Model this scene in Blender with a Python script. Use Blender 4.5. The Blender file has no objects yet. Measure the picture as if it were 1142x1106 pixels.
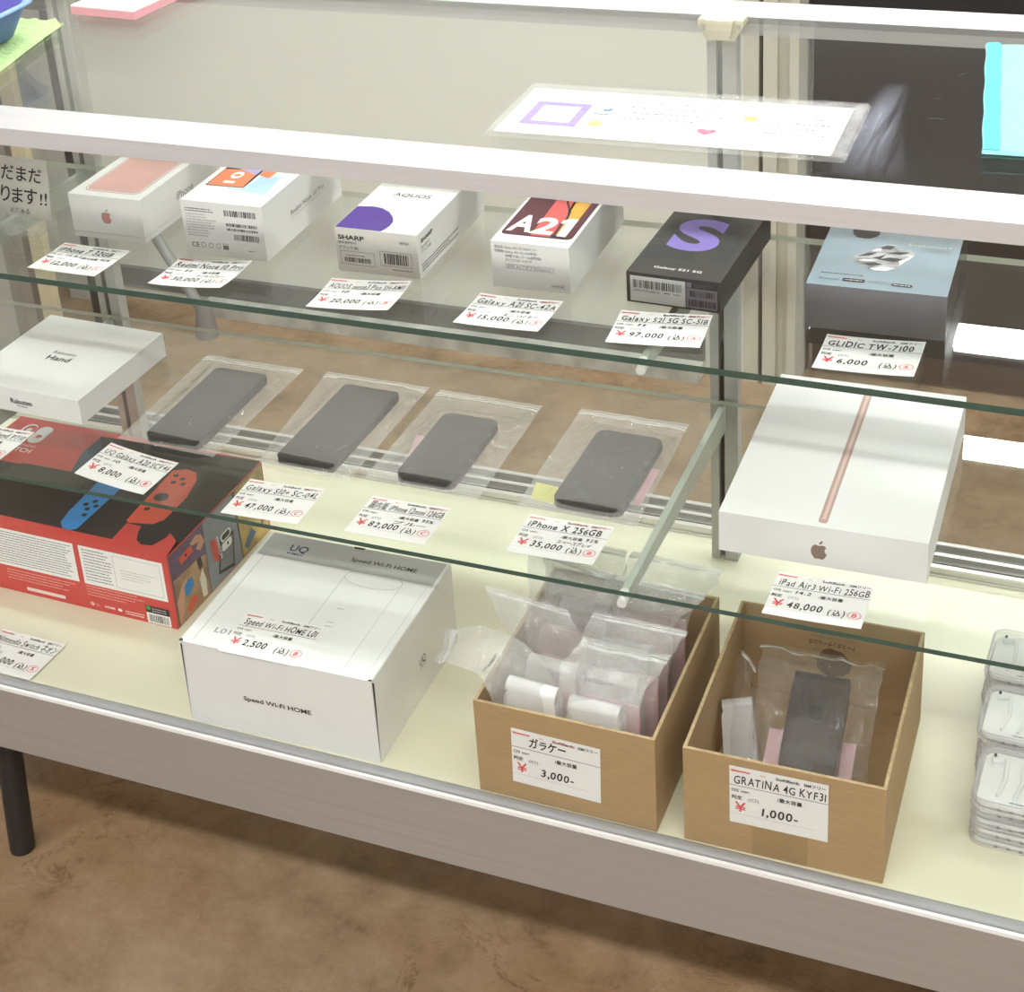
import bpy, math, random
from mathutils import Vector, Matrix, noise
random.seed(7)
SC = bpy.context.scene
COL = SC.collection

# ------------------------------------------------------------------ camera
cam_d = bpy.data.cameras.new('camera')
cam = bpy.data.objects.new('camera', cam_d)
COL.objects.link(cam)
R_ = ((0.9213240033, 0.3826483595, -0.0688644602), (0.1045452955, -0.4144215253, -0.9040603302), (-0.3744761168, 0.8257330273, -0.4218205845))
cam.matrix_world = Matrix(((R_[0][0], -R_[1][0], -R_[2][0], 0.0), (R_[0][1], -R_[1][1], -R_[2][1], -0.94369),
                           (R_[0][2], -R_[1][2], -R_[2][2], 1.09912), (0, 0, 0, 1)))
cam_d.sensor_fit = 'HORIZONTAL'
cam_d.sensor_width = 36
cam_d.lens = 1887.65 * 36 / 1142
cam_d.shift_x = (571 - 523.6) / 1142
cam_d.shift_y = -(553 - 282.2) / 1142
cam_d.clip_start = 0.05
SC.camera = cam

# ------------------------------------------------------------------ world, lamps, exposure
w = bpy.data.worlds.new('room_light')
SC.world = w
w.use_nodes = True
w.node_tree.nodes['Background'].inputs[0].default_value = (0.97, 0.985, 1.0, 1)
w.node_tree.nodes['Background'].inputs[1].default_value = 0.62
LAMP_E = 33.0                       # ceiling tubes
SC.view_settings.view_transform = 'Standard'
SC.view_settings.look = 'None'
SC.view_settings.exposure = 0.12
SC.view_settings.gamma = 1.0
SC.view_settings.use_curve_mapping = False
SC.cycles.transparent_max_bounces = 48
SC.cycles.max_bounces = 10
SC.cycles.diffuse_bounces = 4
SC.cycles.sample_clamp_indirect = 6.0
SC.cycles.use_denoising = True

# ------------------------------------------------------------------ materials
def nodes_of(m):
    m.use_nodes = True
    return m.node_tree.nodes, m.node_tree.links, m.node_tree.nodes['Principled BSDF']
MC = {}
def mat(name, col, rough=0.5, metal=0.0, spec=0.5, var=0.04, scale=40.0, bump=0.0, stretch=None):
    """principled surface with a slight procedural variation of tone"""
    if name in MC: return MC[name]
    m = bpy.data.materials.new(name)
    N, L, p = nodes_of(m)
    tc = N.new('ShaderNodeTexCoord'); mp = N.new('ShaderNodeMapping'); nz = N.new('ShaderNodeTexNoise')
    L.new(tc.outputs['Object'], mp.inputs['Vector']); L.new(mp.outputs['Vector'], nz.inputs['Vector'])
    if stretch: mp.inputs['Scale'].default_value = stretch
    nz.inputs['Scale'].default_value = scale; nz.inputs['Detail'].default_value = 4
    cr = N.new('ShaderNodeValToRGB'); L.new(nz.outputs['Fac'], cr.inputs['Fac'])
    lo = [max(0, c * (1 - var)) for c in col]; hi = [min(1, c * (1 + var)) for c in col]
    cr.color_ramp.elements[0].position = 0.3; cr.color_ramp.elements[1].position = 0.7
    cr.color_ramp.elements[0].color = (*lo, 1); cr.color_ramp.elements[1].color = (*hi, 1)
    L.new(cr.outputs['Color'], p.inputs['Base Color'])
    p.inputs['Roughness'].default_value = rough; p.inputs['Metallic'].default_value = metal
    p.inputs['Specular IOR Level'].default_value = spec
    if bump:
        b = N.new('ShaderNodeBump'); b.inputs['Strength'].default_value = bump; b.inputs['Distance'].default_value = 0.002
        L.new(nz.outputs['Fac'], b.inputs['Height']); L.new(b.outputs['Normal'], p.inputs['Normal'])
    MC[name] = m
    return m
def flat(name, col, rough=0.6):
    return mat(name, col, rough, spec=0.3, var=0.02)
def glassy(name, tint, base=0.04, rough=0.0, film=0.0, bump=0.0, bscale=30.0):
    """thin clear sheet: lets light through, mirrors more at grazing angles; film = share of milky plastic"""
    m = bpy.data.materials.new(name); m.use_nodes = True
    N, L = m.node_tree.nodes, m.node_tree.links
    N.remove(N['Principled BSDF'])
    out = N['Material Output']
    tr = N.new('ShaderNodeBsdfTransparent'); tr.inputs[0].default_value = (*tint, 1)
    gl = N.new('ShaderNodeBsdfGlossy'); gl.inputs['Roughness'].default_value = rough
    lw = N.new('ShaderNodeLayerWeight'); lw.inputs['Blend'].default_value = 0.5
    pw = N.new('ShaderNodeMath'); pw.operation = 'POWER'; pw.inputs[1].default_value = 5.0
    ma = N.new('ShaderNodeMath'); ma.operation = 'MULTIPLY_ADD'; ma.inputs[1].default_value = 0.9; ma.inputs[2].default_value = base
    L.new(lw.outputs['Facing'], pw.inputs[0]); L.new(pw.outputs[0], ma.inputs[0])
    mx = N.new('ShaderNodeMixShader'); L.new(ma.outputs[0], mx.inputs[0]); L.new(gl.outputs[0], mx.inputs[2])
    if film:
        df = N.new('ShaderNodeBsdfDiffuse'); df.inputs[0].default_value = (0.93, 0.93, 0.92, 1)
        m2 = N.new('ShaderNodeMixShader'); m2.inputs[0].default_value = film
        L.new(tr.outputs[0], m2.inputs[1]); L.new(df.outputs[0], m2.inputs[2]); L.new(m2.outputs[0], mx.inputs[1])
    else:
        L.new(tr.outputs[0], mx.inputs[1])
    if bump:
        tc = N.new('ShaderNodeTexCoord'); nz = N.new('ShaderNodeTexNoise'); nz.inputs['Scale'].default_value = bscale
        nz.inputs['Detail'].default_value = 5; nz.inputs['Distortion'].default_value = 1.5
        L.new(tc.outputs['Object'], nz.inputs['Vector'])
        b = N.new('ShaderNodeBump'); b.inputs['Strength'].default_value = bump; b.inputs['Distance'].default_value = 0.01
        L.new(nz.outputs['Fac'], b.inputs['Height'])
        L.new(b.outputs['Normal'], gl.inputs['Normal'])
    L.new(mx.outputs[0], out.inputs[0])
    return m
def emit(name, col, e):
    m = bpy.data.materials.new(name); m.use_nodes = True
    N, L = m.node_tree.nodes, m.node_tree.links
    N.remove(N['Principled BSDF'])
    em = N.new('ShaderNodeEmission'); em.inputs[0].default_value = (*col, 1); em.inputs[1].default_value = e
    L.new(em.outputs[0], N['Material Output'].inputs[0])
    return m

def floor_material():
    m = bpy.data.materials.new('brown_marbled_vinyl')
    N, L, p = nodes_of(m)
    tc = N.new('ShaderNodeTexCoord')
    def noise_(sc, det, dist, rough=0.5):
        n = N.new('ShaderNodeTexNoise'); n.inputs['Scale'].default_value = sc; n.inputs['Detail'].default_value = det
        n.inputs['Distortion'].default_value = dist; n.inputs['Roughness'].default_value = rough
        L.new(tc.outputs['Object'], n.inputs['Vector']); return n
    def ramp(n, *stops):
        c = N.new('ShaderNodeValToRGB'); L.new(n.outputs['Fac'], c.inputs['Fac']); e = c.color_ramp.elements
        e[0].position, e[0].color = stops[0][0], (*stops[0][1], 1); e[1].position, e[1].color = stops[-1][0], (*stops[-1][1], 1)
        for q in stops[1:-1]: k = e.new(q[0]); k.color = (*q[1], 1)
        return c
    base = ramp(noise_(11, 12, 0.15, 0.72), (0.30, (0.20, 0.135, 0.08)), (0.48, (0.315, 0.225, 0.142)), (0.70, (0.42, 0.32, 0.22)))
    warm = ramp(noise_(2.2, 3, 0.3), (0.42, (1, 1, 1)), (0.66, (1.0, 0.86, 0.72)))
    vein = ramp(noise_(8, 9, 0.9, 0.66), (0.488, (1, 1, 1)), (0.50, (0.66, 0.60, 0.54)), (0.512, (1, 1, 1)))
    mask = ramp(noise_(4, 2, 0), (0.48, (0, 0, 0)), (0.62, (1, 1, 1)))
    m1 = N.new('ShaderNodeMix'); m1.data_type = 'RGBA'; m1.blend_type = 'MULTIPLY'; m1.inputs[0].default_value = 0.8
    L.new(base.outputs['Color'], m1.inputs[6]); L.new(warm.outputs['Color'], m1.inputs[7])
    m2 = N.new('ShaderNodeMix'); m2.data_type = 'RGBA'; m2.blend_type = 'MULTIPLY'
    L.new(mask.outputs['Color'], m2.inputs[0]); L.new(m1.outputs[2], m2.inputs[6]); L.new(vein.outputs['Color'], m2.inputs[7])
    L.new(m2.outputs[2], p.inputs['Base Color'])
    p.inputs['Roughness'].default_value = 0.24
    return m
def smear_glass():
    """top pane: clear, with one faint wiped streak and a few scratches"""
    return glassy('top_glass', (0.97, 0.985, 0.975), 0.04)

WHITE = mat('white_card', (0.86, 0.86, 0.85), 0.4, var=0.01)
PAPER = mat('white_paper', (0.9, 0.89, 0.88), 0.7, var=0.01)
INK = flat('black_ink', (0.025, 0.025, 0.03))
GREYINK = flat('grey_ink', (0.22, 0.22, 0.23))
LIGHTINK = flat('pale_grey_ink', (0.5, 0.5, 0.51))
REDINK = flat('red_ink', (0.75, 0.09, 0.10))
ALU = mat('brushed_aluminium', (0.70, 0.68, 0.66), 0.38, metal=0.75, var=0.12, scale=6, stretch=(0.6, 40, 60))
ALUW = mat('satin_silver_paint', (0.64, 0.635, 0.65), 0.35, metal=0.3, var=0.03, scale=8, stretch=(1, 30, 30))
DARK = flat('dark_gap', (0.03, 0.03, 0.03), 0.7)
BLACKP = mat('black_plastic', (0.02, 0.02, 0.022), 0.4, var=0.1)
DECK = mat('cream_deck_board', (0.80, 0.78, 0.60), 0.33, spec=0.9, var=0.03, scale=5)
GLASS = glassy('clear_glass', (0.965, 0.985, 0.975), 0.04)
GREEN = mat('green_glass_edge', (0.03, 0.085, 0.07), 0.15, var=0.15)
PALE_EDGE = mat('pale_polished_glass_edge', (0.62, 0.66, 0.58), 0.2)
BRACK = mat('pale_green_grey_bracket_paint', (0.50, 0.53, 0.48), 0.4)
POST = mat('grey_metal_upright', (0.52, 0.52, 0.50), 0.4, metal=0.2)
CREAMP = mat('cream_plastic', (0.72, 0.68, 0.52), 0.45)
FILM = glassy('clear_bag_film', (0.98, 0.98, 0.98), 0.035, 0.12, 0.17, 0.45, 38)
FILM2 = glassy('crumpled_bag_film', (0.98, 0.98, 0.98), 0.09, 0.16, 0.15, 1.0, 34)
FILM3 = glassy('thin_bag_film', (0.98, 0.98, 0.98), 0.06, 0.12, 0.035, 0.9, 30)
SEAL = glassy('milky_zip_seal', (0.98, 0.98, 0.98), 0.06, 0.2, 0.8)
ACRYL = glassy('clear_acrylic', (0.98, 0.985, 0.985), 0.05, 0.02, 0.06)
LAMI = glassy('laminate_film', (0.98, 0.99, 0.99), 0.07, 0.08, 0.10, 0.3, 60)
CARD = mat('brown_cardboard', (0.45, 0.30, 0.15), 0.75, var=0.05, scale=60, bump=0.15, stretch=(1, 1, 6))
CARDCUT = mat('cardboard_cut_edge', (0.50, 0.37, 0.21), 0.85, var=0.15, scale=200)
TAPE = mat('brown_packing_tape', (0.37, 0.24, 0.115), 0.3, var=0.04)
PINK = mat('pink_paper', (0.86, 0.55, 0.60), 0.7)

# ------------------------------------------------------------------ mesh helpers
def V(*a): return Vector(a)
class Fr:
    """a local frame: (u, v, w) in metres -> world"""
    def __init__(s, o, ex, ey, bend=None):
        s.o = Vector(o); s.x = Vector(ex).normalized(); s.y = Vector(ey).normalized(); s.z = s.x.cross(s.y); s.bend = bend
    def __call__(s, u, v, w=0.0):
        if s.bend: w += s.bend(u, v)
        return s.o + s.x * u + s.y * v + s.z * w
WORLD = Fr((0, 0, 0), (1, 0, 0), (0, 1, 0))
TXT = {}
def glyph(body, bold=0.0, shear=0.0):
    k = (body, bold, shear)
    if k not in TXT:
        c = bpy.data.curves.new('lettering', 'FONT'); c.body = body; c.size = 1; c.resolution_u = 10 if bold >= 0.035 else 3
        c.offset = bold; c.shear = shear
        o = bpy.data.objects.new('lettering', c); COL.objects.link(o)
        me = o.evaluated_get(bpy.context.evaluated_depsgraph_get()).to_mesh()
        vs = [(v.co.x, v.co.y) for v in me.vertices]; fs = [tuple(p.vertices) for p in me.polygons]
        o.evaluated_get(bpy.context.evaluated_depsgraph_get()).to_mesh_clear()
        bpy.data.objects.remove(o); bpy.data.curves.remove(c)
        if bold and len(body) == 1 and (not vs or max(p[0] for p in vs) - min(p[0] for p in vs) > 1.4): return glyph(body, 0.0, shear)
        TXT[k] = (vs, fs)
    return TXT[k]
class MB:
    def __init__(s): s.v = []; s.f = []; s.m = []; s.mats = []; s.smooth = []
    def mi(s, m):
        if m not in s.mats: s.mats.append(m)
        return s.mats.index(m)
    def add(s, vs, fs, m, smooth=False):
        b = len(s.v); s.v += [tuple(p) for p in vs]; i = s.mi(m)
        for f in fs:
            s.f.append(tuple(b + q for q in f)); s.m.append(i); s.smooth.append(smooth)
    def box(s, x0, x1, y0, y1, z0, z1, m, fr=WORLD, faces=None):
        vs = [fr(x, y, z) for z in (z0, z1) for y in (y0, y1) for x in (x0, x1)]
        F = dict(bot=(0, 2, 3, 1), top=(4, 5, 7, 6), front=(0, 1, 5, 4), back=(2, 6, 7, 3), left=(0, 4, 6, 2), right=(1, 3, 7, 5))
        for k, f in F.items():
            mm = faces.get(k, m) if faces else m
            s.add([vs[i] for i in f], [(0, 1, 2, 3)], mm)
    def prism(s, pts, w0, w1, m, fr=WORLD, mside=None, smooth=False):
        n = len(pts)
        if sum(pts[i][0] * pts[(i + 1) % n][1] - pts[(i + 1) % n][0] * pts[i][1] for i in range(n)) < 0: pts = pts[::-1]
        a = [fr(u, v, w0) for u, v in pts]; b = [fr(u, v, w1) for u, v in pts]
        s.add(b, [tuple(range(n))], m); s.add(a, [tuple(range(n))[::-1]], m)
        s.add(a + b, [(i, (i + 1) % n, n + (i + 1) % n, n + i) for i in range(n)], mside or m, smooth)
    def poly(s, pts, w, m, fr):
        n = len(pts)
        if sum(pts[i][0] * pts[(i + 1) % n][1] - pts[(i + 1) % n][0] * pts[i][1] for i in range(n)) < 0: pts = pts[::-1]
        s.add([fr(u, v, w) for u, v in pts], [tuple(range(n))], m)
    def rect(s, u0, u1, v0, v1, w, m, fr): s.poly([(u0, v0), (u1, v0), (u1, v1), (u0, v1)], w, m, fr)
    def frame(s, u0, u1, v0, v1, t, w, m, fr):
        s.rect(u0, u1, v0, v0 + t, w, m, fr); s.rect(u0, u1, v1 - t, v1, w, m, fr)
        s.rect(u0, u0 + t, v0 + t, v1 - t, w, m, fr); s.rect(u1 - t, u1, v0 + t, v1 - t, w, m, fr)
    def line(s, pts, t, w, m, fr, closed=False):
        n = len(pts)
        for i in range(n if closed else n - 1):
            a = Vector((*pts[i], 0)); b = Vector((*pts[(i + 1) % n], 0)); d = b - a
            if d.length < 1e-9: continue
            q = Vector((-d.y, d.x, 0)).normalized() * t / 2; e = d.normalized() * t * 0.35
            s.poly([tuple((a - e - q)[:2]), tuple((b + e - q)[:2]), tuple((b + e + q)[:2]), tuple((a - e + q)[:2])], w, m, fr)
    def tube(s, pts, r, m, n=12, cap=True, r1=None):
        pts = [Vector(p) for p in pts]; rings = []
        for i, p in enumerate(pts):
            d = (pts[min(i + 1, len(pts) - 1)] - pts[max(i - 1, 0)]).normalized()
            a = d.orthogonal().normalized() if i == 0 else (rings_a - d * rings_a.dot(d)).normalized()
            rings_a = a; b = d.cross(a)
            rr = r if r1 is None else r + (r1 - r) * i / (len(pts) - 1)
            rings.append([p + (a * math.cos(2 * math.pi * k / n) + b * math.sin(2 * math.pi * k / n)) * rr for k in range(n)])
        vs = [q for R in rings for q in R]
        fs = [(i * n + k, i * n + (k + 1) % n, (i + 1) * n + (k + 1) % n, (i + 1) * n + k) for i in range(len(pts) - 1) for k in range(n)]
        s.add(vs, fs, m, True)
        if cap: s.add(rings[0], [tuple(range(n))[::-1]], m); s.add(rings[-1], [tuple(range(n))], m)
    def grid(s, fn, nu, nv, m, smooth=True):
        vs = [fn(i / nu, j / nv) for j in range(nv + 1) for i in range(nu + 1)]
        s.add(vs, [(j * (nu + 1) + i, j * (nu + 1) + i + 1, (j + 1) * (nu + 1) + i + 1, (j + 1) * (nu + 1) + i) for j in range(nv) for i in range(nu)], m, smooth)
    def text(s, body, u, v, h, m, fr, w=0.0003, bold=0.0, width=None, rot=0.0, shear=0.0, center=False):
        """printed lettering: h = cap height; width stretches the line to that length"""
        vs, fs = glyph(body, bold, shear)
        if not vs: return
        x0 = min(p[0] for p in vs); x1 = max(p[0] for p in vs); sy = h / 0.72
        sx = (width / (x1 - x0)) if width else sy
        c, sn = math.cos(rot), math.sin(rot); off = -0.5 * (x1 - x0) * sx if center else 0
        P = [((p[0] - x0) * sx + off, p[1] * sy) for p in vs]
        s.add([fr(u + a * c - b * sn, v + a * sn + b * c, w) for a, b in P], fs, m)
    def hand(s, body, u, v, h, m, fr, width, w=0.0003, bold=0.02, jit=0.12):
        """handwriting: letters set one by one, each a little off"""
        items = []; x = 0.0
        for ch in body:
            if ch == ' ': x += 0.3; continue
            vs, fs = glyph(ch, bold, 0.12)
            if not vs: x += 0.4; continue
            a = min(p[0] for p in vs); b = max(p[0] for p in vs)
            items.append((vs, fs, x - a)); x += (b - a) + 0.11
        sx = width / max(x - 0.11, 0.1); sy = h / 0.72
        for vs, fs, dx in items:
            r = random.uniform(-jit, jit) * 0.6; k = 1 + random.uniform(-jit, jit); dy = random.uniform(-jit, jit) * 0.10
            mx_ = sum(p[0] for p in vs) / len(vs)
            P = [((p[0] + dx + r * (p[1] - 0.35) * 0.6) * sx, (p[1] * k + dy + (p[0] - mx_) * r * 0.5) * sy) for p in vs]
            s.add([fr(u + a, v + b, w) for a, b in P], fs, m)
    def barcode(s, u0, u1, v0, v1, w, m, fr):
        u = u0
        while u < u1:
            t = random.choice((0.0004, 0.0007, 0.0011)); s.rect(u, min(u + t, u1), v0, v1, w, m, fr); u += t + random.choice((0.0004, 0.0006, 0.001))
    def smalltext(s, u0, u1, v0, v1, rows, w, m, fr, th=0.5, ragged=0.4, gap=1.0):
        """rows of print too small to read: short dashes"""
        dv = (v1 - v0) / rows
        for r in range(rows):
            v = v1 - dv * (r + 0.5); u = u0; end = u1 - random.random() * ragged * (u1 - u0)
            while u < end:
                L = random.uniform(0.0008, 0.0035); s.rect(u, min(u + L, u1), v - dv * th * 0.4, v + dv * th * 0.4, w, m, fr); u += L + random.uniform(0.0004, 0.001) * gap
    def build(s, name, parent=None, bevel=0.0, seg=2, smooth=None):
        me = bpy.data.meshes.new(name)
        me.from_pydata(s.v, [], s.f)
        for m in s.mats: me.materials.append(m)
        me.polygons.foreach_set('material_index', s.m)
        me.polygons.foreach_set('use_smooth', s.smooth)
        me.update()
        o = bpy.data.objects.new(name, me); COL.objects.link(o)
        if parent:
            o.parent = parent; o.matrix_parent_inverse = parent.matrix_world.inverted()
        if bevel:
            b = o.modifiers.new('soft_edges', 'BEVEL'); b.width = bevel; b.segments = seg; b.limit_method = 'ANGLE'; b.angle_limit = math.radians(50)
        return o
def tag(o, label=None, cat=None, group=None, kind=None):
    if label: o['label'] = label
    if cat: o['category'] = cat
    if group: o['group'] = group
    if kind: o['kind'] = kind
    return o
def thing(name, loc, label, cat, group=None):
    o = bpy.data.objects.new(name, None); COL.objects.link(o); o.location = loc; o.empty_display_size = 0.02
    o.matrix_world = Matrix.Translation(loc)
    return tag(o, label, cat, group)
def rrect(u0, u1, v0, v1, r, n=6):
    P = []
    for cx, cy, a0 in ((u1 - r, v1 - r, 0), (u0 + r, v1 - r, 90), (u0 + r, v0 + r, 180), (u1 - r, v0 + r, 270)):
        for k in range(n + 1):
            a = math.radians(a0 + 90 * k / n); P.append((cx + r * math.cos(a), cy + r * math.sin(a)))
    return P
def ell(cx, cy, a, b, n=20, rot=0.0):
    c, s_ = math.cos(rot), math.sin(rot)
    return [(cx + a * math.cos(t) * c - b * math.sin(t) * s_, cy + a * math.cos(t) * s_ + b * math.sin(t) * c) for t in [2 * math.pi * k / n for k in range(n)]]
def mm(pts): return [(a / 1000, b / 1000) for a, b in pts]
def struct(name, mb, bevel=0.0):
    return tag(mb.build(name, bevel=bevel), kind='structure')

# ------------------------------------------------------------------ setting
ZF = -0.33
b = MB(); b.box(-5, 4, -3.5, 7, ZF - 0.1, ZF, floor_material()); struct('floor', b)
WALLM = mat('pale_beige_wall_panel', (0.82, 0.82, 0.745), 0.55, var=0.02, scale=3)
b = MB(); b.box(-5, -0.62, 1.515, 1.575, ZF, 2.4, WALLM); struct('wall_back', b)
BASEM = mat('dark_grey_baseboard_vinyl', (0.085, 0.085, 0.08), 0.35, var=0.12, scale=20)
SCUFF = mat('scuffed_pale_metal_strip', (0.52, 0.53, 0.48), 0.5, var=0.25, scale=25)
b = MB(); b.box(-1.89, -0.69, 1.503, 1.515, ZF + 0.022, -0.266, BASEM); b.box(-1.66, -0.69, 1.468, 1.515, ZF, ZF + 0.024, SCUFF); struct('baseboard_back', b)
FRAMEM = mat('cream_grey_frame_paint', (0.62, 0.60, 0.51), 0.45, var=0.03)
b = MB()
for x0, x1, y0 in ((-0.62, -0.596, 1.50), (-0.588, -0.566, 1.495), (-0.566, -0.548, 1.505), (-0.546, -0.532, 1.49)):
    b.box(x0, x1, y0, 1.60, ZF, 2.4, FRAMEM)
b.box(-0.596, -0.588, 1.54, 1.60, ZF, 2.4, flat('dark_seam', (0.16, 0.155, 0.13)))
struct('trim_1', b)
b = MB(); b.box(-1.96, -1.89, 1.47, 1.515, ZF, 2.4, mat('light_grey_column_paint', (0.62, 0.62, 0.58), 0.5)); struct('trim_2', b)
b = MB(); b.box(-5, 4, -3.5, 7, 2.36, 2.42, mat('white_ceiling', (0.62, 0.63, 0.64), 0.9)); struct('ceiling', b)
LAMPM = emit('fluorescent_diffuser', (0.985, 1.0, 0.975), LAMP_E); LAMPF = emit('bright_fluorescent_diffuser', (0.985, 1.0, 0.975), LAMP_E * 1.8); LAMPN = emit('front_row_diffuser', (1.0, 0.975, 0.93), LAMP_E * 1.55)
HOUS = mat('white_lamp_housing', (0.8, 0.8, 0.8), 0.5)
n_l = 0
for y, xs, lab in ((-1.55, (-1.45, -0.05, 1.35), 'in the row over the customer side'), (1.0, (-1.35, 0.0, 1.35), 'in the row above the display case'), (3.96, (-1.94, -0.61, 0.72), 'in the row at the far end of the shop')):
    for i, x in enumerate(xs):
        t = thing('ceiling_light', (x, y, 2.36), 'long white fluorescent ceiling light %s, %s' % (lab, ('leftmost', 'middle', 'rightmost')[i]), 'lamp', 'fluorescent ceiling lights')
        b = MB(); b.box(x - 0.64, x + 0.64, y - 0.09, y + 0.09, 2.30, 2.36, HOUS); b.build('housing', t)
        b = MB(); b.box(x - 0.62, x + 0.62, y - 0.07, y + 0.07, 2.285, 2.2995, LAMPF if y > 3 else (LAMPN if y < 0 else LAMPM)); b.build('diffuser', t)

# ---- furniture beyond the case
t = thing('counter', (0.4, 1.8, ZF), 'dark brown counter behind the right end of the glass display case', 'counter')
CNT = mat('dark_brown_laminate', (0.022, 0.019, 0.020), 0.35, var=0.12, scale=9)
b = MB(); b.box(-0.525, 1.6, 1.55, 2.2, ZF + 0.06, 0.60, CNT); b.build('body', t, 0.003)
b = MB(); b.box(-0.53, 1.62, 1.535, 2.22, 0.60, 0.63, CNT); b.build('countertop', t, 0.003)
b = MB(); b.box(-0.52, 1.6, 1.57, 2.18, ZF, ZF + 0.06, mat('brown_kick_board', (0.11, 0.07, 0.055), 0.4)); b.build('kick_board', t)
t = thing('desk', (-1.8, 1.25, ZF), 'black desk behind the left end of the display case', 'desk')
b = MB(); b.prism([(-1.70, 1.20), (-1.60, 1.33), (-2.3, 1.42), (-2.4, 1.22)], 0.352, 0.37, BLACKP); b.build('desktop', t, 0.002)
for a, c in (((-1.693, 1.207, 0.352), (-1.693, 1.207, ZF)), ((-2.3, 1.25, 0.352), (-2.34, 1.25, ZF)), ((-2.27, 1.39, 0.352), (-2.3, 1.39, ZF))):
    b = MB(); b.tube([a, c], 0.009, BLACKP, 8); b.build('leg', t)
b = MB(); b.box(-1.80, -1.772, 1.19, 1.208, ZF, 0.345, mat('cream_board', (0.70, 0.63, 0.43), 0.6, var=0.05)); tag(b.build('board', bevel=0.002), 'cream board standing on edge under the black desk', 'board')
b = MB(); b.box(-1.838, -1.815, 1.19, 1.21, ZF, 0.33, mat('brown_grey_board', (0.33, 0.30, 0.27), 0.6)); tag(b.build('board', bevel=0.002), 'brown-grey board standing left of the cream board', 'board')
b = MB(); b.box(-2.0, -1.87, 1.20, 1.28, ZF, 0.30, mat('pale_grey_board', (0.5, 0.5, 0.47), 0.6)); tag(b.build('board', bevel=0.002), 'pale grey board standing leftmost under the desk', 'board')
t = thing('metal_stand', (-1.6, 1.40, ZF), 'grey metal stand leg with a round foot before the baseboard', 'stand')
PIPE = mat('grey_pipe', (0.33, 0.34, 0.34), 0.4, metal=0.4)
b = MB(); b.tube([(-1.77, 1.43, -0.04), (-1.615, 1.40, -0.270)], 0.0105, PIPE); b.build('leg', t)
b = MB()
b.tube([(-1.607, 1.40, ZF), (-1.607, 1.40, ZF + 0.03), (-1.607, 1.40, ZF + 0.055), (-1.607, 1.40, ZF + 0.07)], 0.021, PIPE, 14, True, 0.013); b.build('foot', t)

# ------------------------------------------------------------------ display case
X0, X1, Y0 = -1.42, 0.42, 0.1165
case = thing('display_case', (-0.5, 0.35, ZF), 'long glass display case with silver frame on black legs', 'display case')
FASC = mat('brushed_silver_front', (0.46, 0.44, 0.425), 0.40, metal=0.5, var=0.05, scale=5, stretch=(0.5, 60, 90))
b = MB(); b.box(X0, X1, Y0, Y0 + 0.004, -0.080, -0.001, FASC); b.box(X0, X1, Y0, Y0 + 0.0034, -0.001, 0.003, mat('lip_highlight_white', (0.88, 0.88, 0.87), 0.4)); b.build('front_panel', case, 0.0008)  # lip's white colour stands in for light catching the panel's top edge
b = MB()
RAILG = mat('grey_glazing_gasket', (0.36, 0.36, 0.36), 0.5)
prof = [(0.1232, -0.004), (0.1232, 0.0005), (0.1240, 0.0022), (0.1260, 0.0036), (0.1318, 0.0036), (0.1348, 0.0016), (0.1356, -0.004)]
n = len(prof)
b.add([(x, p[0], p[1]) for x in (X0, X1) for p in prof], [(i, (i + 1) % n, n + (i + 1) % n, n + i) for i in range(n)][:-1], RAILG, True)
b.box(X0, X1, Y0 + 0.004, 0.1265, -0.02, -0.006, DARK); b.build('front_channel', case)
b = MB(); b.box(X0, X1, 0.1265, 0.635, -0.05, 0.0, DECK); b.box(X0, X0 + 0.03, Y0 + 0.006, 0.635, -0.08, -0.05, ALU); b.box(X1 - 0.03, X1, Y0 + 0.006, 0.635, -0.08, -0.05, ALU); b.build('deck', case)
b = MB(); b.box(X0, X1, 0.582, 0.632, 0.0003, 0.003, ALU)
for yy, mt in ((0.584, ALU), (0.597, DARK), (0.606, ALU), (0.618, DARK), (0.626, ALU)):
    b.box(X0, X1, yy, yy + 0.006, 0.003, 0.011 if mt is ALU else 0.0036, mt)
b.build('sliding_door_rail', case)
b = MB(); b.box(X0, X1, Y0, 0.165, 0.609, 0.6243, ALUW); b.build('front_top_bar', case, 0.001)
b = MB(); b.box(X0, X1, 0.520, 0.567, 0.607, 0.6243, ALUW); b.build('back_top_bar', case, 0.001)
b = MB(); b.box(X0, X1, 0.165, 0.520, 0.618, 0.6240, smear_glass()); b.build('top_glass', case)
SMEAR = bpy.data.materials.new('dried_wipe_streak'); SMEAR.use_nodes = True
N, L = SMEAR.node_tree.nodes, SMEAR.node_tree.links; N.remove(N['Principled BSDF'])
_t = N.new('ShaderNodeBsdfTransparent'); _d = N.new('ShaderNodeBsdfDiffuse'); _d.inputs[0].default_value = (0.62, 0.66, 0.80, 1); _m = N.new('ShaderNodeMixShader')
_c = N.new('ShaderNodeTexCoord'); _p = N.new('ShaderNodeMapping'); _p.inputs['Scale'].default_value = (160, 9, 1); _n = N.new('ShaderNodeTexNoise'); _n.inputs['Scale'].default_value = 1.0; _n.inputs['Detail'].default_value = 4
_r = N.new('ShaderNodeMapRange'); _r.inputs[1].default_value = 0.25; _r.inputs[2].default_value = 0.8; _r.inputs[3].default_value = 0.0; _r.inputs[4].default_value = 0.6
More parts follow.
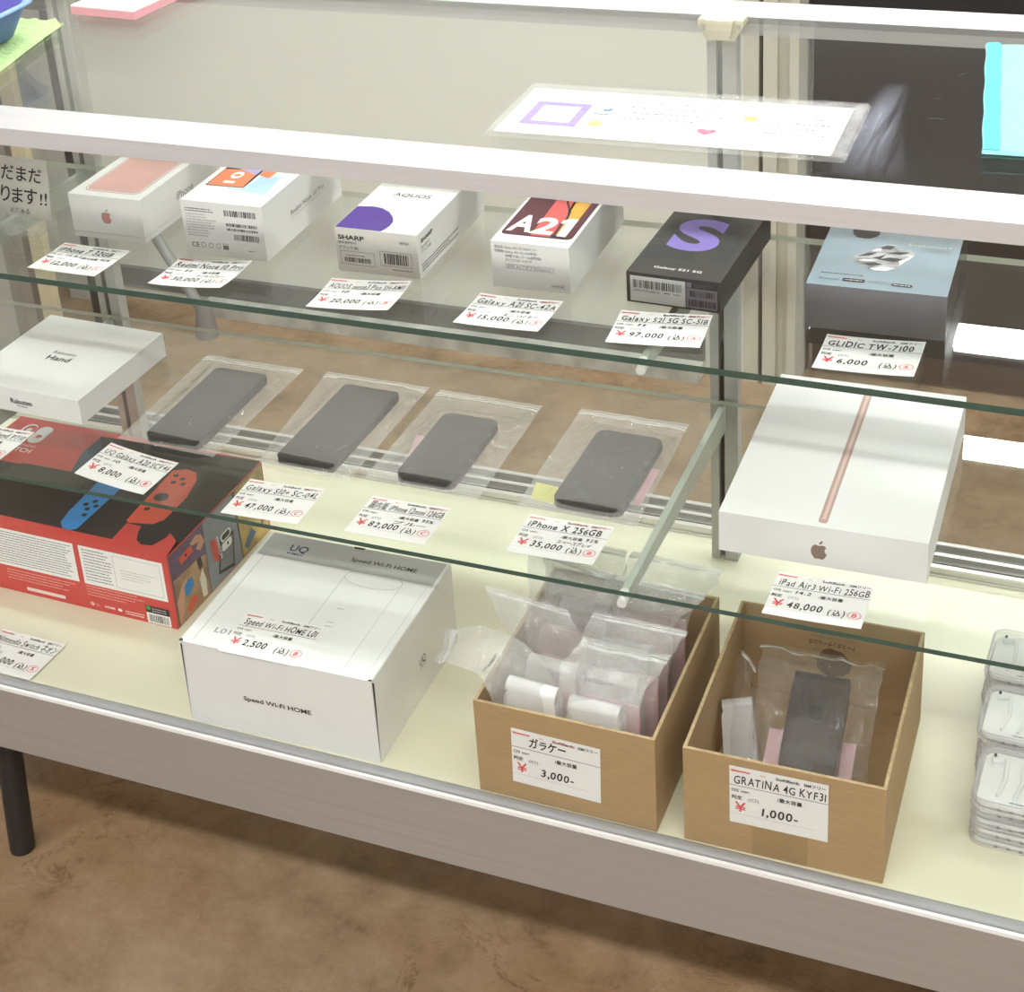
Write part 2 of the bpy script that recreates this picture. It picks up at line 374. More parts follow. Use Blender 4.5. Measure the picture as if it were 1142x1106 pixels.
L.new(_c.outputs['Object'], _p.inputs[0]); L.new(_p.outputs[0], _n.inputs['Vector']); L.new(_n.outputs['Fac'], _r.inputs[0]); _u = N.new('ShaderNodeUVMap'); _u.uv_map = 'UVMap'; _s = N.new('ShaderNodeSeparateXYZ'); L.new(_u.outputs[0], _s.inputs[0]); _w = N.new('ShaderNodeMath'); _w.operation = 'PINGPONG'; _w.inputs[1].default_value = 0.5; L.new(_s.outputs[0], _w.inputs[0]); _x = N.new('ShaderNodeMath'); _x.operation = 'MULTIPLY'; L.new(_w.outputs[0], _x.inputs[0]); L.new(_r.outputs[0], _x.inputs[1]); _y = N.new('ShaderNodeMath'); _y.operation = 'PINGPONG'; _y.inputs[1].default_value = 0.5; L.new(_s.outputs[1], _y.inputs[0]); _z = N.new('ShaderNodeMath'); _z.operation = 'MULTIPLY'; _z.use_clamp = True; L.new(_x.outputs[0], _z.inputs[0]); _q = N.new('ShaderNodeMath'); _q.operation = 'MULTIPLY_ADD'; _q.inputs[1].default_value = 5.0; _q.inputs[2].default_value = 0.15; L.new(_y.outputs[0], _q.inputs[0]); L.new(_q.outputs[0], _z.inputs[1]); L.new(_z.outputs[0], _m.inputs[0]); L.new(_t.outputs[0], _m.inputs[1]); L.new(_d.outputs[0], _m.inputs[2]); L.new(_m.outputs[0], N['Material Output'].inputs[0])
b = MB()
def smear_fn(u, v):
    wv = 0.022 + 0.045 * (1 - v); return V(-0.196 - 0.012 * math.sin(v * 2.2) + (u - .5) * wv, 0.170 + 0.20 * v, 0.6242)
b.grid(smear_fn, 4, 14, SMEAR)
o = tag(b.build('wipe_streak', case), 'bluish dried wipe streak'); uv = o.data.uv_layers.new(name='UVMap')
for lp in o.data.loops: uv.data[lp.index].uv = ((lp.vertex_index % 5) / 4, (lp.vertex_index // 5) / 14)
for sx, sy, sa in ((-.178, .330, .4), (-.150, .395, 2.2), (-.165, .285, 1.2)):
    b = MB(); b.tube([(sx + .013 * math.cos(sa + q), sy + .013 * math.sin(sa + q), .6241) for q in (0, .3, .6, .9)], 0.00013, GREYINK, 4); tag(b.build('scratch', case), 'fine pale scratch')
b = MB(); b.box(X0, X1, 0.1245, 0.1275, 0.0, 0.609, glassy('front_glass', (0.985, 0.992, 0.988), 0.035)); b.build('front_glass', case)
for px in (-1.157, -0.400):
    b = MB()
    b.box(px - 0.014, px - 0.005, 0.548, 0.563, 0.0, 0.607, POST); b.box(px - 0.005, px + 0.001, 0.556, 0.563, 0.0, 0.607, DARK)
    b.box(px + 0.001, px + 0.015, 0.548, 0.563, 0.0, 0.607, POST)
    b.build('slotted_upright', case, 0.0006)
    for z, y1, y2 in ((0.1948, 0.217, 0.202), (0.3892, 0.288, 0.274)):
        b = MB(); fr = Fr((px - 0.0035, 0, 0), (0, 1, 0), (0, 0, 1))
        b.prism([(0.548, z), (0.548, z - 0.030), (y1, z - 0.012), (y1, z)], 0, 0.0065, BRACK, fr); br = b.build('shelf_bracket', case, 0.0008)
        b = MB(); b.tube([(px, y1, z - 0.007), (px, y2 + 0.003, z - 0.007), (px, y2 + 0.001, z - 0.007)], 0.0045, mat('white_rubber', (0.78, 0.77, 0.73), 0.6), 12); b.tube([(px, y1 - 0.004, z - 0.004), (px, y1 - 0.004, z + 0.0002)], 0.004, mat('white_rubber', (0.78, 0.77, 0.73), 0.6), 8); tag(b.build('rubber_tip', br), 'white rubber tip')
b = MB(); fr = Fr((-0.388, 0.512, 0.6265), (1, 0, 0), (0, 0, 1))
b.prism([(-0.021, 0), (-0.021, -0.006), (-0.013, -0.020), (0.013, -0.020), (0.021, -0.006), (0.021, 0)], -0.008, 0.012, CREAMP, fr)
b.prism([(-0.013, 0.001), (-0.010, -0.017), (0.010, -0.017), (0.013, 0.001)], 0.012, 0.018, CREAMP, fr)
for sx in (-0.017, 0.017): b.prism(ell(sx, -0.006, 0.0025, 0.0025, 10), 0.012, 0.0135, ALU, fr)
tag(b.build('corner_clip', case, 0.001), 'cream plastic clip')
for a, c in (((-1.116, 0.19, -0.081), (-1.152, 0.205, ZF)), ((0.20, 0.19, -0.081), (0.235, 0.205, ZF)), ((-1.116, 0.56, -0.05), (-1.152, 0.57, ZF)), ((0.20, 0.56, -0.05), (0.235, 0.57, ZF))):
    b = MB(); b.tube([a, c], 0.0148, BLACKP, 20); b.build('leg', case)

US, LS = 0.396, 0.200
def shelf(y0, y1, z, label, th=0.0048):
    b = MB(); b.box(X0 + 0.01, X1 - 0.01, y0, y1, z - th, z, GLASS, faces=dict(front=GREEN, back=PALE_EDGE)); return tag(b.build('glass_shelf'), label, 'shelf', 'glass shelves in the display case')
shelf(0.272, 0.546, US, 'upper clear glass shelf carrying the row of phone boxes', 0.0064)
shelf(0.205, 0.546, LS, 'lower clear glass shelf carrying the bagged phones and tablet box')

# ------------------------------------------------------------------ retail boxes
def faces_of(x, y, th, wd, dp, h, z0):
    ex = V(math.cos(th), math.sin(th), 0); ey = V(-math.sin(th), math.cos(th), 0); o = V(x, y, z0); ez = V(0, 0, 1)
    return dict(F=Fr(o, ex, ez), T=Fr(o + ez * h, ex, ey), R=Fr(o + ex * wd, ey, ez), I=Fr(o + ey * dp, ex, ez), B=Fr(o, ex, ey), L=Fr(o + ey * dp, -ey, ez))
def apple(b, fr, cx, cy, s, m, w=0.0003):
    pts = [(0, .62), (.12, .66), (.26, .68), (.40, .62), (.48, .50), (.40, .42), (.36, .30), (.38, .16), (.46, .06), (.52, .03), (.45, -.14), (.34, -.32), (.22, -.42), (.10, -.40), (0, -.37),
           (-.10, -.40), (-.22, -.42), (-.34, -.32), (-.45, -.14), (-.52, .06), (-.52, .28), (-.46, .48), (-.36, .62), (-.24, .68), (-.10, .65)]
    b.poly([(cx + x * s, cy + (y - .15) * s) for x, y in pts], w, m, fr)
    b.poly([(cx + x * s, cy + (y - .15) * s) for x, y in [(0, .72), (.02, .86), (.12, .98), (.24, 1.03), (.23, .90), (.14, .77)]], w, m, fr)
W3 = 0.0004
# --- white box with rose gold phone
bx = (-1.0467, 0.3705, 0.0068, 0.0871, 0.165, 0.0483, US + 0.0002); f = faces_of(*bx)
t = thing('phone_box', bx[:2] + (US,), 'white phone box with a rose gold handset picture on top', 'box', 'phone boxes on the upper shelf')
b = MB(); b.box(0, bx[3], 0, bx[4], 0, 0.006, WHITE, f['B']); b.build('base', t, 0.0006)
b = MB(); b.box(0, bx[3], 0, bx[4], 0.0064, bx[5], WHITE, f['B'])
T = f['T']; ROSE = mat('rose_gold_print', (0.72, 0.42, 0.38), 0.35, var=0.10, scale=14); ROSED = flat('rose_outline', (0.35, 0.24, 0.25))
b.poly(rrect(0.0105, 0.0775, 0.0115, 0.150, 0.009), 0.0001, ROSED, T); b.poly(rrect(0.0113, 0.0767, 0.0123, 0.149, 0.0085), 0.0002, flat('pale_rim', (0.85, 0.82, 0.82)), T); b.poly(rrect(0.0128, 0.0752, 0.0138, 0.148, 0.0075), 0.0003, ROSE, T)
apple(b, f['F'], 0.0435, 0.0245, 0.0115, flat('rose_print', (0.55, 0.28, 0.25)))
b.text('iPhone', 0.066, 0.0205, 0.0085, GREYINK, f['R'], width=0.034)
b.build('lid', t, 0.0007)
# --- white box with orange tile
bx = (-0.9045, 0.3622, 0.0179, 0.0916, 0.172, 0.0591, US + 0.0002); f = faces_of(*bx)
b = MB(); b.box(0, bx[3], 0, bx[4], 0, bx[5], WHITE, f['B']); T = f['T']; F = f['F']
b.poly(mm([(7, 39), (6, 110), (50, 110), (50.5, 40)]), 0.0001, INK, T)
b.poly(mm([(8.2, 40.5), (7.4, 82), (26, 84), (47, 74), (49, 41.5)]), 0.0002, flat('orange_print', (0.80, 0.24, 0.12)), T)
b.poly(mm([(26, 84), (47, 74), (49, 110), (8, 110), (7.4, 90)]), 0.0002, flat('violet_print', (0.42, 0.38, 0.68)), T)
b.poly(mm([(51, 34), (54, 72), (76, 77), (81, 28), (34, 35), (33, 38), (51, 38)]), 0.0001, mat('sky_blue_print', (0.45, 0.66, 0.88), 0.5, var=0.3, scale=12), T)
b.poly(mm([(51, 74), (50.5, 95), (66, 95), (65, 68)]), 0.0002, flat('orange_print', (0.80, 0.24, 0.12)), T)
b.text('10', 0.034, 0.048, 0.012, PAPER, T, 0.0004, 0.03, width=0.030, rot=math.pi / 2)
b.text('Redmi Note 10 Pro', 0.057, 0.0255, 0.0055, GREYINK, f['R'], width=0.075); b.rect(0.058, 0.128, 0.0222, 0.0228, 0.0002, LIGHTINK, f['R'])
b.smalltext(0.0045, 0.036, 0.047, 0.052, 2, 0.0002, INK, F); b.smalltext(0.0045, 0.040, 0.020, 0.046, 9, 0.0002, LIGHTINK, F)
b.barcode(0.049, 0.084, 0.0455, 0.052, 0.0002, INK, F); b.barcode(0.050, 0.085, 0.0345, 0.038, 0.0002, INK, F); b.barcode(0.050, 0.085, 0.030, 0.0325, 0.0002, INK, F); b.barcode(0.057, 0.085, 0.020, 0.0265, 0.0002, INK, F)
b.text('CE', 0.007, 0.0085, 0.0055, INK, F)
for k in range(3): b.line(ell(0.0205 + k * 0.0085, 0.0115, 0.0026, 0.0028, 8), 0.0005, 0.0002, GREYINK, F, True)
b.rect(0.043, 0.049, 0.0085, 0.0125, 0.0002, GREYINK, F); b.frame(0.043, 0.049, 0.0125, 0.015, 0.0005, 0.0002, GREYINK, F)
b.smalltext(0.072, 0.0785, 0.0085, 0.0105, 1, 0.0002, GREYINK, F)
tag(b.build('phone_box', bevel=0.0007), 'white phone box with an orange and blue picture and front barcodes', 'box', 'phone boxes on the upper shelf')
# --- white box with purple patch
bx = (-0.734, 0.3648, 0.0082, 0.0868, 0.1669, 0.0462, US + 0.0002); f = faces_of(*bx)
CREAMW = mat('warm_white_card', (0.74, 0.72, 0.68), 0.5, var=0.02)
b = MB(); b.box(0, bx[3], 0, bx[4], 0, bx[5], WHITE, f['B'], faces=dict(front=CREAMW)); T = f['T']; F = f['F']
b.poly(mm([(0.5, 0.5), (0.5, 51), (17, 54), (27, 52), (38, 45), (46.8, 34), (51.5, 24), (52.3, 14), (51, 6), (49, 0.5)]), 0.0002, flat('deep_purple_print', (0.09, 0.045, 0.30)), T)
b.text('AQUOS', 0.0245, 0.083, 0.0085, INK, T, width=0.040)
b.text('SHARP', 0.0027, 0.0345, 0.0045, INK, F, bold=0.03, width=0.028); b.text('SH-RM11', 0.0025, 0.0295, 0.003, INK, F, width=0.019); b.text('ブラック(B)', 0.0025, 0.0243, 0.003, INK, F, width=0.021)
b.frame(0.0037, 0.040, 0.0078, 0.0220, 0.0004, 0.0002, GREYINK, F); b.smalltext(0.009, 0.035, 0.0165, 0.019, 1, 0.0002, GREYINK, F); b.barcode(0.0075, 0.036, 0.0105, 0.0155, 0.0002, INK, F)
b.frame(0.046, 0.0795, 0.0105, 0.0258, 0.0004, 0.0002, GREYINK, F); b.barcode(0.0505, 0.076, 0.0125, 0.0238, 0.0002, INK, F)
b.rect(0.0675, 0.0785, 0.0345, 0.038, 0.0002, flat('grey_patch', (0.55, 0.53, 0.5)), F); b.smalltext(0.069, 0.077, 0.035, 0.0375, 1, 0.0003, GREYINK, F); b.smalltext(0.058, 0.080, 0.0062, 0.008, 1, 0.0002, INK, F, ragged=0)
Rr = f['R']; b.text('SHARP', 0.0075, 0.0345, 0.0042, INK, Rr, bold=0.03, width=0.028); b.text('SH-RM11', 0.0075, 0.0285, 0.003, INK, Rr, width=0.02); b.text('ブラック(B)', 0.0075, 0.0235, 0.003, INK, Rr, width=0.022)
b.smalltext(0.0065, 0.097, 0.0045, 0.0135, 3, 0.0002, INK, Rr, ragged=0.55)
tag(b.build('phone_box', bevel=0.0007), 'white phone box with a purple rounded patch on its lid', 'box', 'phone boxes on the upper shelf')
# --- white box with big A21
bx = (-0.5739, 0.3709, 0.0148, 0.0769, 0.1678, 0.0472, US + 0.0002); f = faces_of(*bx)
b = MB(); b.box(0, bx[3], 0, bx[4], 0, bx[5], WHITE, f['B']); T = f['T']; F = f['F']
b.poly(rrect(0.0032, 0.0735, 0.0165, 0.152, 0.006), 0.0001, flat('dark_maroon', (0.05, 0.018, 0.022)), T)
b.poly(rrect(0.0045, 0.0722, 0.018, 0.150, 0.005), 0.0002, flat('maroon_print', (0.115, 0.028, 0.045)), T)
b.poly(mm([(28.7, 150), (46, 150), (53.5, 66), (51.6, 50), (53, 19), (32.9, 19)]), 0.0003, flat('coral_print', (0.75, 0.13, 0.13)), T)
b.poly(mm([(46, 150), (66, 150), (66, 18.5), (56.5, 18.5), (54.7, 62), (49.8, 77)]), 0.0003, flat('amber_print', (0.80, 0.44, 0.07)), T)
b.line(mm([(38, 150), (42, 100), (52, 78), (54.5, 62), (52, 48)]), 0.0022, 0.00035, flat('dark_maroon', (0.05, 0.018, 0.022)), T)
b.poly(mm([(53, 18.2), (68, 18.2), (72, 20), (58, 23), (50, 25)]), 0.00036, INK, T)
b.text('A', 0.0062, 0.0255, 0.036, PAPER, T, 0.0006, 0.035, width=0.024); b.text('2', 0.0295, 0.0240, 0.036, PAPER, T, 0.0006, 0.035, width=0.022); b.poly(mm([(57.5, 21.5), (66.5, 21), (66.5, 62), (58.5, 62), (52.5, 57), (52.5, 49), (57.5, 51)]), 0.0006, PAPER, T)
b.text('Galaxy A21', 0.050, 0.0085, 0.0028, GREYINK, T, width=0.020)
b.text('商品名 Galaxy A21 SC-42Aセット', 0.0037, 0.0405, 0.0025, INK, F, width=0.042); b.text('同梱物 Galaxy A21 SC-42A本体/', 0.0037, 0.0362, 0.0025, INK, F, width=0.042); b.text('SIM取り出しツール(試供品)/', 0.0140, 0.0320, 0.0025, INK, F, width=0.036); b.text('クイックスタートガイド', 0.0140, 0.0278, 0.0025, INK, F, width=0.026)
b.frame(0.0142, 0.0612, 0.0202, 0.0248, 0.0003, 0.0002, GREYINK, F); b.text('別売 ACアダプタ(Type-C)', 0.0155, 0.0212, 0.0026, GREYINK, F, width=0.043)
b.frame(0.0588, 0.0715, 0.0045, 0.0082, 0.0003, 0.0002, GREYINK, F); b.smalltext(0.0598, 0.0705, 0.005, 0.0078, 1, 0.0002, GREYINK, F, ragged=0)
tag(b.build('phone_box', bevel=0.0007), 'white phone box lettered A21 over maroon, red and yellow', 'box', 'phone boxes on the upper shelf')
# --- black box with purple S
bx = (-0.4426, 0.3725, -0.0328, 0.0883, 0.1676, 0.0305, US + 0.0002); f = faces_of(*bx)
t = thing('phone_box', bx[:2] + (US,), 'black phone box with a large purple S on its lid', 'box', 'phone boxes on the upper shelf')
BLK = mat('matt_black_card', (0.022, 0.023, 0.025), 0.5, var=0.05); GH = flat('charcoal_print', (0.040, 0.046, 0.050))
b = MB(); b.box(0, bx[3], 0, bx[4], 0, bx[5], BLK, f['B']); T = f['T']
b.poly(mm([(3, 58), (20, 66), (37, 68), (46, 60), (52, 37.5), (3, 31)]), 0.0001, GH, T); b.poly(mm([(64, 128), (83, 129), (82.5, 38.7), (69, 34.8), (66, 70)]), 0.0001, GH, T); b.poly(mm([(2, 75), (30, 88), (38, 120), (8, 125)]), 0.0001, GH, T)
b.text('S', 0.0165, 0.0605, 0.066, flat('violet_letter', (0.29, 0.22, 0.66)), T, 0.0003, 0.045, width=0.047)
b.text('Galaxy S21 5G', 0.0215, 0.0135, 0.0042, PAPER, T, width=0.045, bold=0.01)
b.build('carton', t, 0.0007)
F = f['F']; b = MB(); b.box(0.0036, 0.0558, 0.0018, 0.0272, 0.0001, 0.0003, mat('silver_grey_label', (0.62, 0.62, 0.62), 0.5), F)
b.barcode(0.0065, 0.052, 0.0155, 0.0235, 0.0004, INK, F); b.text('350917720148716', 0.007, 0.0118, 0.0022, INK, F, 0.0004, width=0.024); b.smalltext(0.036, 0.041, 0.0118, 0.014, 1, 0.0004, INK, F, ragged=0); b.smalltext(0.045, 0.051, 0.0118, 0.014, 1, 0.0004, INK, F, ragged=0)
tag(b.build('barcode_label', t), 'pale grey barcode label')
b = MB(); b.box(0.0566, 0.0853, 0.0018, 0.0215, 0.0001, 0.0003, mat('slate_label', (0.16, 0.16, 0.20), 0.5), F); b.rect(0.0568, 0.0615, 0.0222, 0.0272, 0.0003, mat('slate_label', (0.16, 0.16, 0.20), 0.5), F)
b.barcode(0.060, 0.083, 0.0135, 0.0195, 0.0004, INK, F); b.barcode(0.059, 0.084, 0.004, 0.0105, 0.0004, INK, F); b.smalltext(0.064, 0.084, 0.0225, 0.0265, 2, 0.0003, flat('faint_print', (0.10, 0.10, 0.12)), F)
tag(b.build('code_label', t), 'slate grey code label')
# --- grey blue earphone box
bx = (-0.2775, 0.3655, 0.0261, 0.1189, 0.160, 0.0421, US + 0.0002); f = faces_of(*bx)
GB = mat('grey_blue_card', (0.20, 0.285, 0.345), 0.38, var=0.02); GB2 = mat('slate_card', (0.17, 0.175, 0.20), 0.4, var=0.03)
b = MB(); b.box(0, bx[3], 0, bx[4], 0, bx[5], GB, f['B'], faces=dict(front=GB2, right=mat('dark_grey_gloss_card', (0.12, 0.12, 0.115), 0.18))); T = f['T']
FOIL = mat('crinkled_silver_print', (0.24, 0.245, 0.25), 0.3, var=0.97, scale=45, stretch=(1, 2.2, 1))
b.poly(mm([(30, 58), (33, 66), (40, 72), (48, 84), (55, 92), (61, 93), (65, 90), (66.5, 83), (72, 85), (79, 83.6), (82, 78), (81, 71), (76, 58), (69, 43), (62, 37), (53, 36), (47, 40), (43, 46), (34, 50)]), 0.0002, FOIL, T)
for q in ([(33, 62), (42, 72), (50, 74), (44, 66)], [(48, 82), (56, 91), (63, 90), (60, 82)], [(52, 60), (62, 66), (74, 64), (66, 57)], [(40, 50), (50, 54), (58, 50), (48, 45)], [(58, 74), (66, 79), (78, 80), (70, 73)], [(46, 62), (52, 66), (58, 72), (54, 60)]): b.poly(mm(q), 0.0003, flat('dark_foil_facet', (0.05, 0.052, 0.058)), T)
for q in ([(52, 37), (48, 41), (58, 46), (70, 45), (62, 38)], [(72, 52), (79, 66), (80, 72), (70, 60)], [(44, 76), (52, 86), (52, 79)], [(36, 55), (40, 58), (52, 58), (42, 54)]): b.poly(mm(q), 0.0003, PAPER, T)
b.poly(mm([(24, 128), (20.8, 117), (23, 108), (27, 103), (33, 101), (39, 102), (44, 107), (46, 113), (44, 128)]), 0.0002, flat('dark_bud_print', (0.04, 0.035, 0.035)), T)
b.text('Evolution+', 0.074, 0.093, 0.006, flat('pale_yellow_print', (0.55, 0.58, 0.42)), T, width=0.038); b.smalltext(0.085, 0.111, 0.084, 0.091, 2, 0.0002, GREYINK, T, ragged=0.1)
b.smalltext(0.0087, 0.045, 0.0225, 0.0262, 1, 0.0002, INK, T, ragged=0); b.text('Bluetooth', 0.009, 0.0118, 0.003, INK, T, width=0.017)
b.poly(rrect(0.029, 0.048, 0.0108, 0.0172, 0.0015, 3), 0.0002, INK, T); b.smalltext(0.031, 0.046, 0.0128, 0.0152, 1, 0.0003, PAPER, T, ragged=0)
b.smalltext(0.051, 0.067, 0.0118, 0.017, 2, 0.0002, GREYINK, T, ragged=0.1); b.poly(rrect(0.0705, 0.0885, 0.0100, 0.0155, 0.0027, 4), 0.0002, INK, T); b.smalltext(0.0725, 0.0865, 0.0115, 0.014, 1, 0.0003, PAPER, T, ragged=0)
tag(b.build('earphone_box', bevel=0.0007), 'grey-blue earphone box with a crinkled silver shape on top', 'box')
# --- white flat box on lower shelf
bx = (-1.1945, 0.3186, -0.0333, 0.1572, 0.1601, 0.0294, LS + 0.0002); f = faces_of(*bx)
t = thing('phone_box', bx[:2] + (LS,), 'square flat white phone box at the left end of the lower shelf', 'box')
b = MB(); b.box(0.0006, bx[3] - 0.0006, 0.0006, bx[4] - 0.0006, 0, 0.004, WHITE, f['B']); b.build('base', t)
b = MB(); b.box(0, bx[3], 0, bx[4], 0.0005, bx[5], WHITE, f['B'])
b.text('Rakuten', 0.0625, 0.0815, 0.006, INK, f['T'], width=0.030); b.text('Hand', 0.0625, 0.0675, 0.0095, INK, f['T'], bold=0.02, width=0.031)
b.text('Rakuten', 0.0645, 0.0115, 0.0062, INK, f['F'], bold=0.02, width=0.029); b.text('Mobile', 0.073, 0.0078, 0.0026, INK, f['F'], width=0.013)
b.build('lid', t, 0.0008)
# --- tablet box
bx = (-0.3355, 0.2887, 0.0144, 0.1823, 0.257, 0.0415, LS + 0.0002); f = faces_of(*bx)
t = thing('tablet_box', bx[:2] + (LS,), 'large white tablet box with a thin rose gold side view on top', 'box')
b = MB(); b.box(0.0005, bx[3] - 0.0005, 0.0005, bx[4] - 0.0005, 0, 0.004, WHITE, f['B']); b.build('base', t)
b = MB(); b.box(0, bx[3], 0, bx[4], 0.0005, bx[5], WHITE, f['B'])
T = f['T']; b.poly(rrect(0.0868, 0.0948, 0.0065, 0.250, 0.003, 4), 0.0001, flat('rose_bar', (0.55, 0.37, 0.32)), T); b.rect(0.0895, 0.0925, 0.012, 0.246, 0.0002, flat('rose_bar_light', (0.74, 0.58, 0.53)), T)
apple(b, f['F'], 0.0895, 0.0155, 0.0135, flat('bronze_print', (0.27, 0.19, 0.15)))
b.build('lid', t, 0.001)
# --- game console box
bx = (-1.2543, 0.2654, -0.0241, 0.3375, 0.1967, 0.0916, 0.0002); f = faces_of(*bx)
t = thing('console_box', bx[:2] + (0,), 'red game console box with black picture and blue and red controllers', 'box')
RED = mat('red_card', (0.62, 0.055, 0.05), 0.35, var=0.03); T = f['T']; F = f['F']; Rr = f['R']
b = MB(); b.box(0, bx[3], 0, bx[4], 0, bx[5], RED, f['B'])
PB = flat('near_black_print', (0.022, 0.022, 0.024)); PR = flat('orange_red_print', (0.70, 0.10, 0.06)); PBL = flat('bright_blue_print', (0.03, 0.25, 0.62)); DG = flat('dark_grey_print', (0.05, 0.05, 0.055))
b.poly(mm([(125, 186), (337, 196.3), (337, 0.5), (331, 30), (318, 40), (300, 42), (260, 42), (262, 12), (114, 11), (64, 75), (70, 108), (140, 110)]), 0.0001, PB, T)
b.poly(mm([(4, 11), (262, 11), (256, 44), (200, 105), (4, 105)]), 0.00012, PB, T)
b.rect(0.262, 0.337, 0.0005, 0.030, 0.0001, RED, T)
b.poly(mm([(137, 109), (125, 150), (126, 184), (147, 159), (159, 115)]), 0.0002, flat('dim_blue_print', (0.05, 0.09, 0.15)), T)
b.poly(mm([(180, 108), (196, 108), (214, 100), (214, 15.4), (208, 10.3), (197, 12), (189, 20), (184.7, 40)]), 0.0003, PBL, T)
b.poly(mm([(250, 148), (264, 155), (278, 153), (288, 138), (296, 104), (296.5, 57), (289, 49), (261, 43), (257, 46), (254.3, 74), (252, 118)]), 0.0003, PR, T)
b.poly(mm([(283, 29), (279, 41.6), (289, 49), (297, 60), (296, 100), (304, 87), (314, 67), (317, 31), (311, 15), (299, 12.5), (289, 18)]), 0.00035, PB, T)
for u, v, r in ((259.7, 140, 3.2), (271, 136, 3.2), (264.5, 127, 3.2), (277, 127, 3.2), (266, 72, 3.4), (194.8, 58.4, 3.2), (201.7, 66.5, 3.2), (201.7, 51, 3.2), (208, 58.7, 3.2)):
    b.poly(mm(ell(u, v, r, r, 12)), 0.0004, PB, T)
b.poly(mm(ell(268, 97, 8.5, 8.5, 18)), 0.0004, DG, T); b.poly(mm(ell(268, 97, 6, 6, 18)), 0.0005, PB, T); b.rect(0.2027, 0.2085, 0.0375, 0.043, 0.0004, PB, T)
LG = PAPER
b.poly(mm(rrect(21, 39, 148, 185, 9)), 0.0002, LG, T); b.poly(mm(rrect(24, 38.8, 151, 182, 6.5)), 0.0003, RED, T); b.poly(mm(ell(31, 172, 4, 4, 14)), 0.0004, LG, T)
b.poly(mm(rrect(42, 61, 148, 185, 9)), 0.0002, LG, T); b.poly(mm(ell(52, 163, 4, 4, 14)), 0.0003, RED, T)
b.text('NINTENDO', 0.022, 0.139, 0.005, LG, T, width=0.042); b.text('SWITCH', 0.022, 0.1275, 0.0085, LG, T, bold=0.02, width=0.042)
for u0, u1 in ((0.108, 0.217), (0.224, 0.331)): b.rect(u0, u1, 0.034, 0.0835, 0.0002, PAPER, F)
b.rect(0.004, 0.104, 0.034, 0.0835, 0.0002, PAPER, F)
b.smalltext(0.112, 0.213, 0.037, 0.081, 13, 0.0003, GREYINK, F, 0.45, 0.15); b.smalltext(0.228, 0.264, 0.038, 0.081, 11, 0.0003, GREYINK, F, 0.45, 0.25); b.frame(0.267, 0.327, 0.038, 0.0795, 0.0006, 0.0003, LIGHTINK, F); b.smalltext(0.275, 0.322, 0.050, 0.064, 4, 0.0003, LIGHTINK, F, 0.3, 0.4)
PKI = flat('pale_red_print', (0.85, 0.45, 0.42))
b.smalltext(0.118, 0.215, 0.016, 0.031, 4, 0.0002, PKI, F, 0.35, 0.3); b.smalltext(0.225, 0.300, 0.018, 0.033, 4, 0.0002, PKI, F, 0.35, 0.5); b.rect(0.141, 0.193, 0.0052, 0.0095, 0.0002, flat('pale_pink_print', (0.86, 0.72, 0.68)), F)
b.poly(mm(ell(229, 8, 2.8, 2.8, 12)), 0.0002, PKI, F); b.smalltext(0.234, 0.240, 0.006, 0.010, 2, 0.0002, PKI, F); b.text('HDMI', 0.2455, 0.0065, 0.0032, LG, F, bold=0.02, width=0.013); b.poly(mm(ell(265, 8, 3, 2, 10)), 0.0002, LG, F); b.smalltext(0.272, 0.297, 0.004, 0.010, 2, 0.0002, LG, F, ragged=0.1)
b.build('carton', t, 0.001)
b = MB(); b.rect(0.300, 0.330, 0.001, 0.0145, 0.0003, PAPER, F); b.rect(0.300, 0.330, 0.0145, 0.0235, 0.0003, INK, F); b.barcode(0.303, 0.327, 0.003, 0.0125, 0.0004, INK, F); b.poly(mm(ell(303.5, 20.5, 3, 3, 12)), 0.0004, flat('green_dot', (0.05, 0.35, 0.1)), F); b.smalltext(0.308, 0.328, 0.016, 0.022, 2, 0.0004, LIGHTINK, F)
tag(b.build('barcode_label', t), 'black and white barcode label')
b = MB()
b.rect(0.003, 0.1945, 0.0008, 0.090, 0.0001, flat('side_print_ground', (0.10, 0.09, 0.11)), Rr)
b.poly(mm([(4, 89.5), (68, 89.5), (68, 51), (55, 55), (5, 58)]), 0.0002, mat('violet_brown_picture', (0.13, 0.08, 0.16), 0.5, var=0.4, scale=30), Rr)
b.poly(mm([(5, 58), (55, 55), (68, 51), (67, 1), (5, 1)]), 0.0002, mat('wooden_brown_picture', (0.36, 0.22, 0.12), 0.5, var=0.5, scale=25), Rr)
b.poly(mm([(69.5, 89.5), (130, 89.5), (134, 1), (68.5, 1)]), 0.0002, mat('blue_grey_picture', (0.25, 0.27, 0.32), 0.5, var=0.2, scale=15), Rr)
b.poly(mm([(136, 89.5), (194, 89.5), (194, 1), (135.5, 1)]), 0.0002, mat('ochre_picture', (0.50, 0.36, 0.12), 0.5, var=0.6, scale=30), Rr)
b.poly(mm([(20, 77), (44, 79), (47, 69), (23, 68)]), 0.0003, PR, Rr); b.poly(mm(ell(33, 73.5, 2.2, 2.2, 10)), 0.0004, PB, Rr)
SKIN = flat('skin_tone_print', (0.60, 0.33, 0.22))
b.poly(mm([(43, 81), (55, 84), (64, 80), (69, 68), (60, 62), (52, 68), (58, 74), (47, 76)]), 0.0003, SKIN, Rr); b.poly(mm([(22, 40), (30, 44), (38, 42), (39, 32), (30, 26), (22, 27)]), 0.0003, PBL, Rr); b.poly(mm([(21, 11), (30, 18), (39, 20), (42, 10), (26, 4)]), 0.0003, PR, Rr)
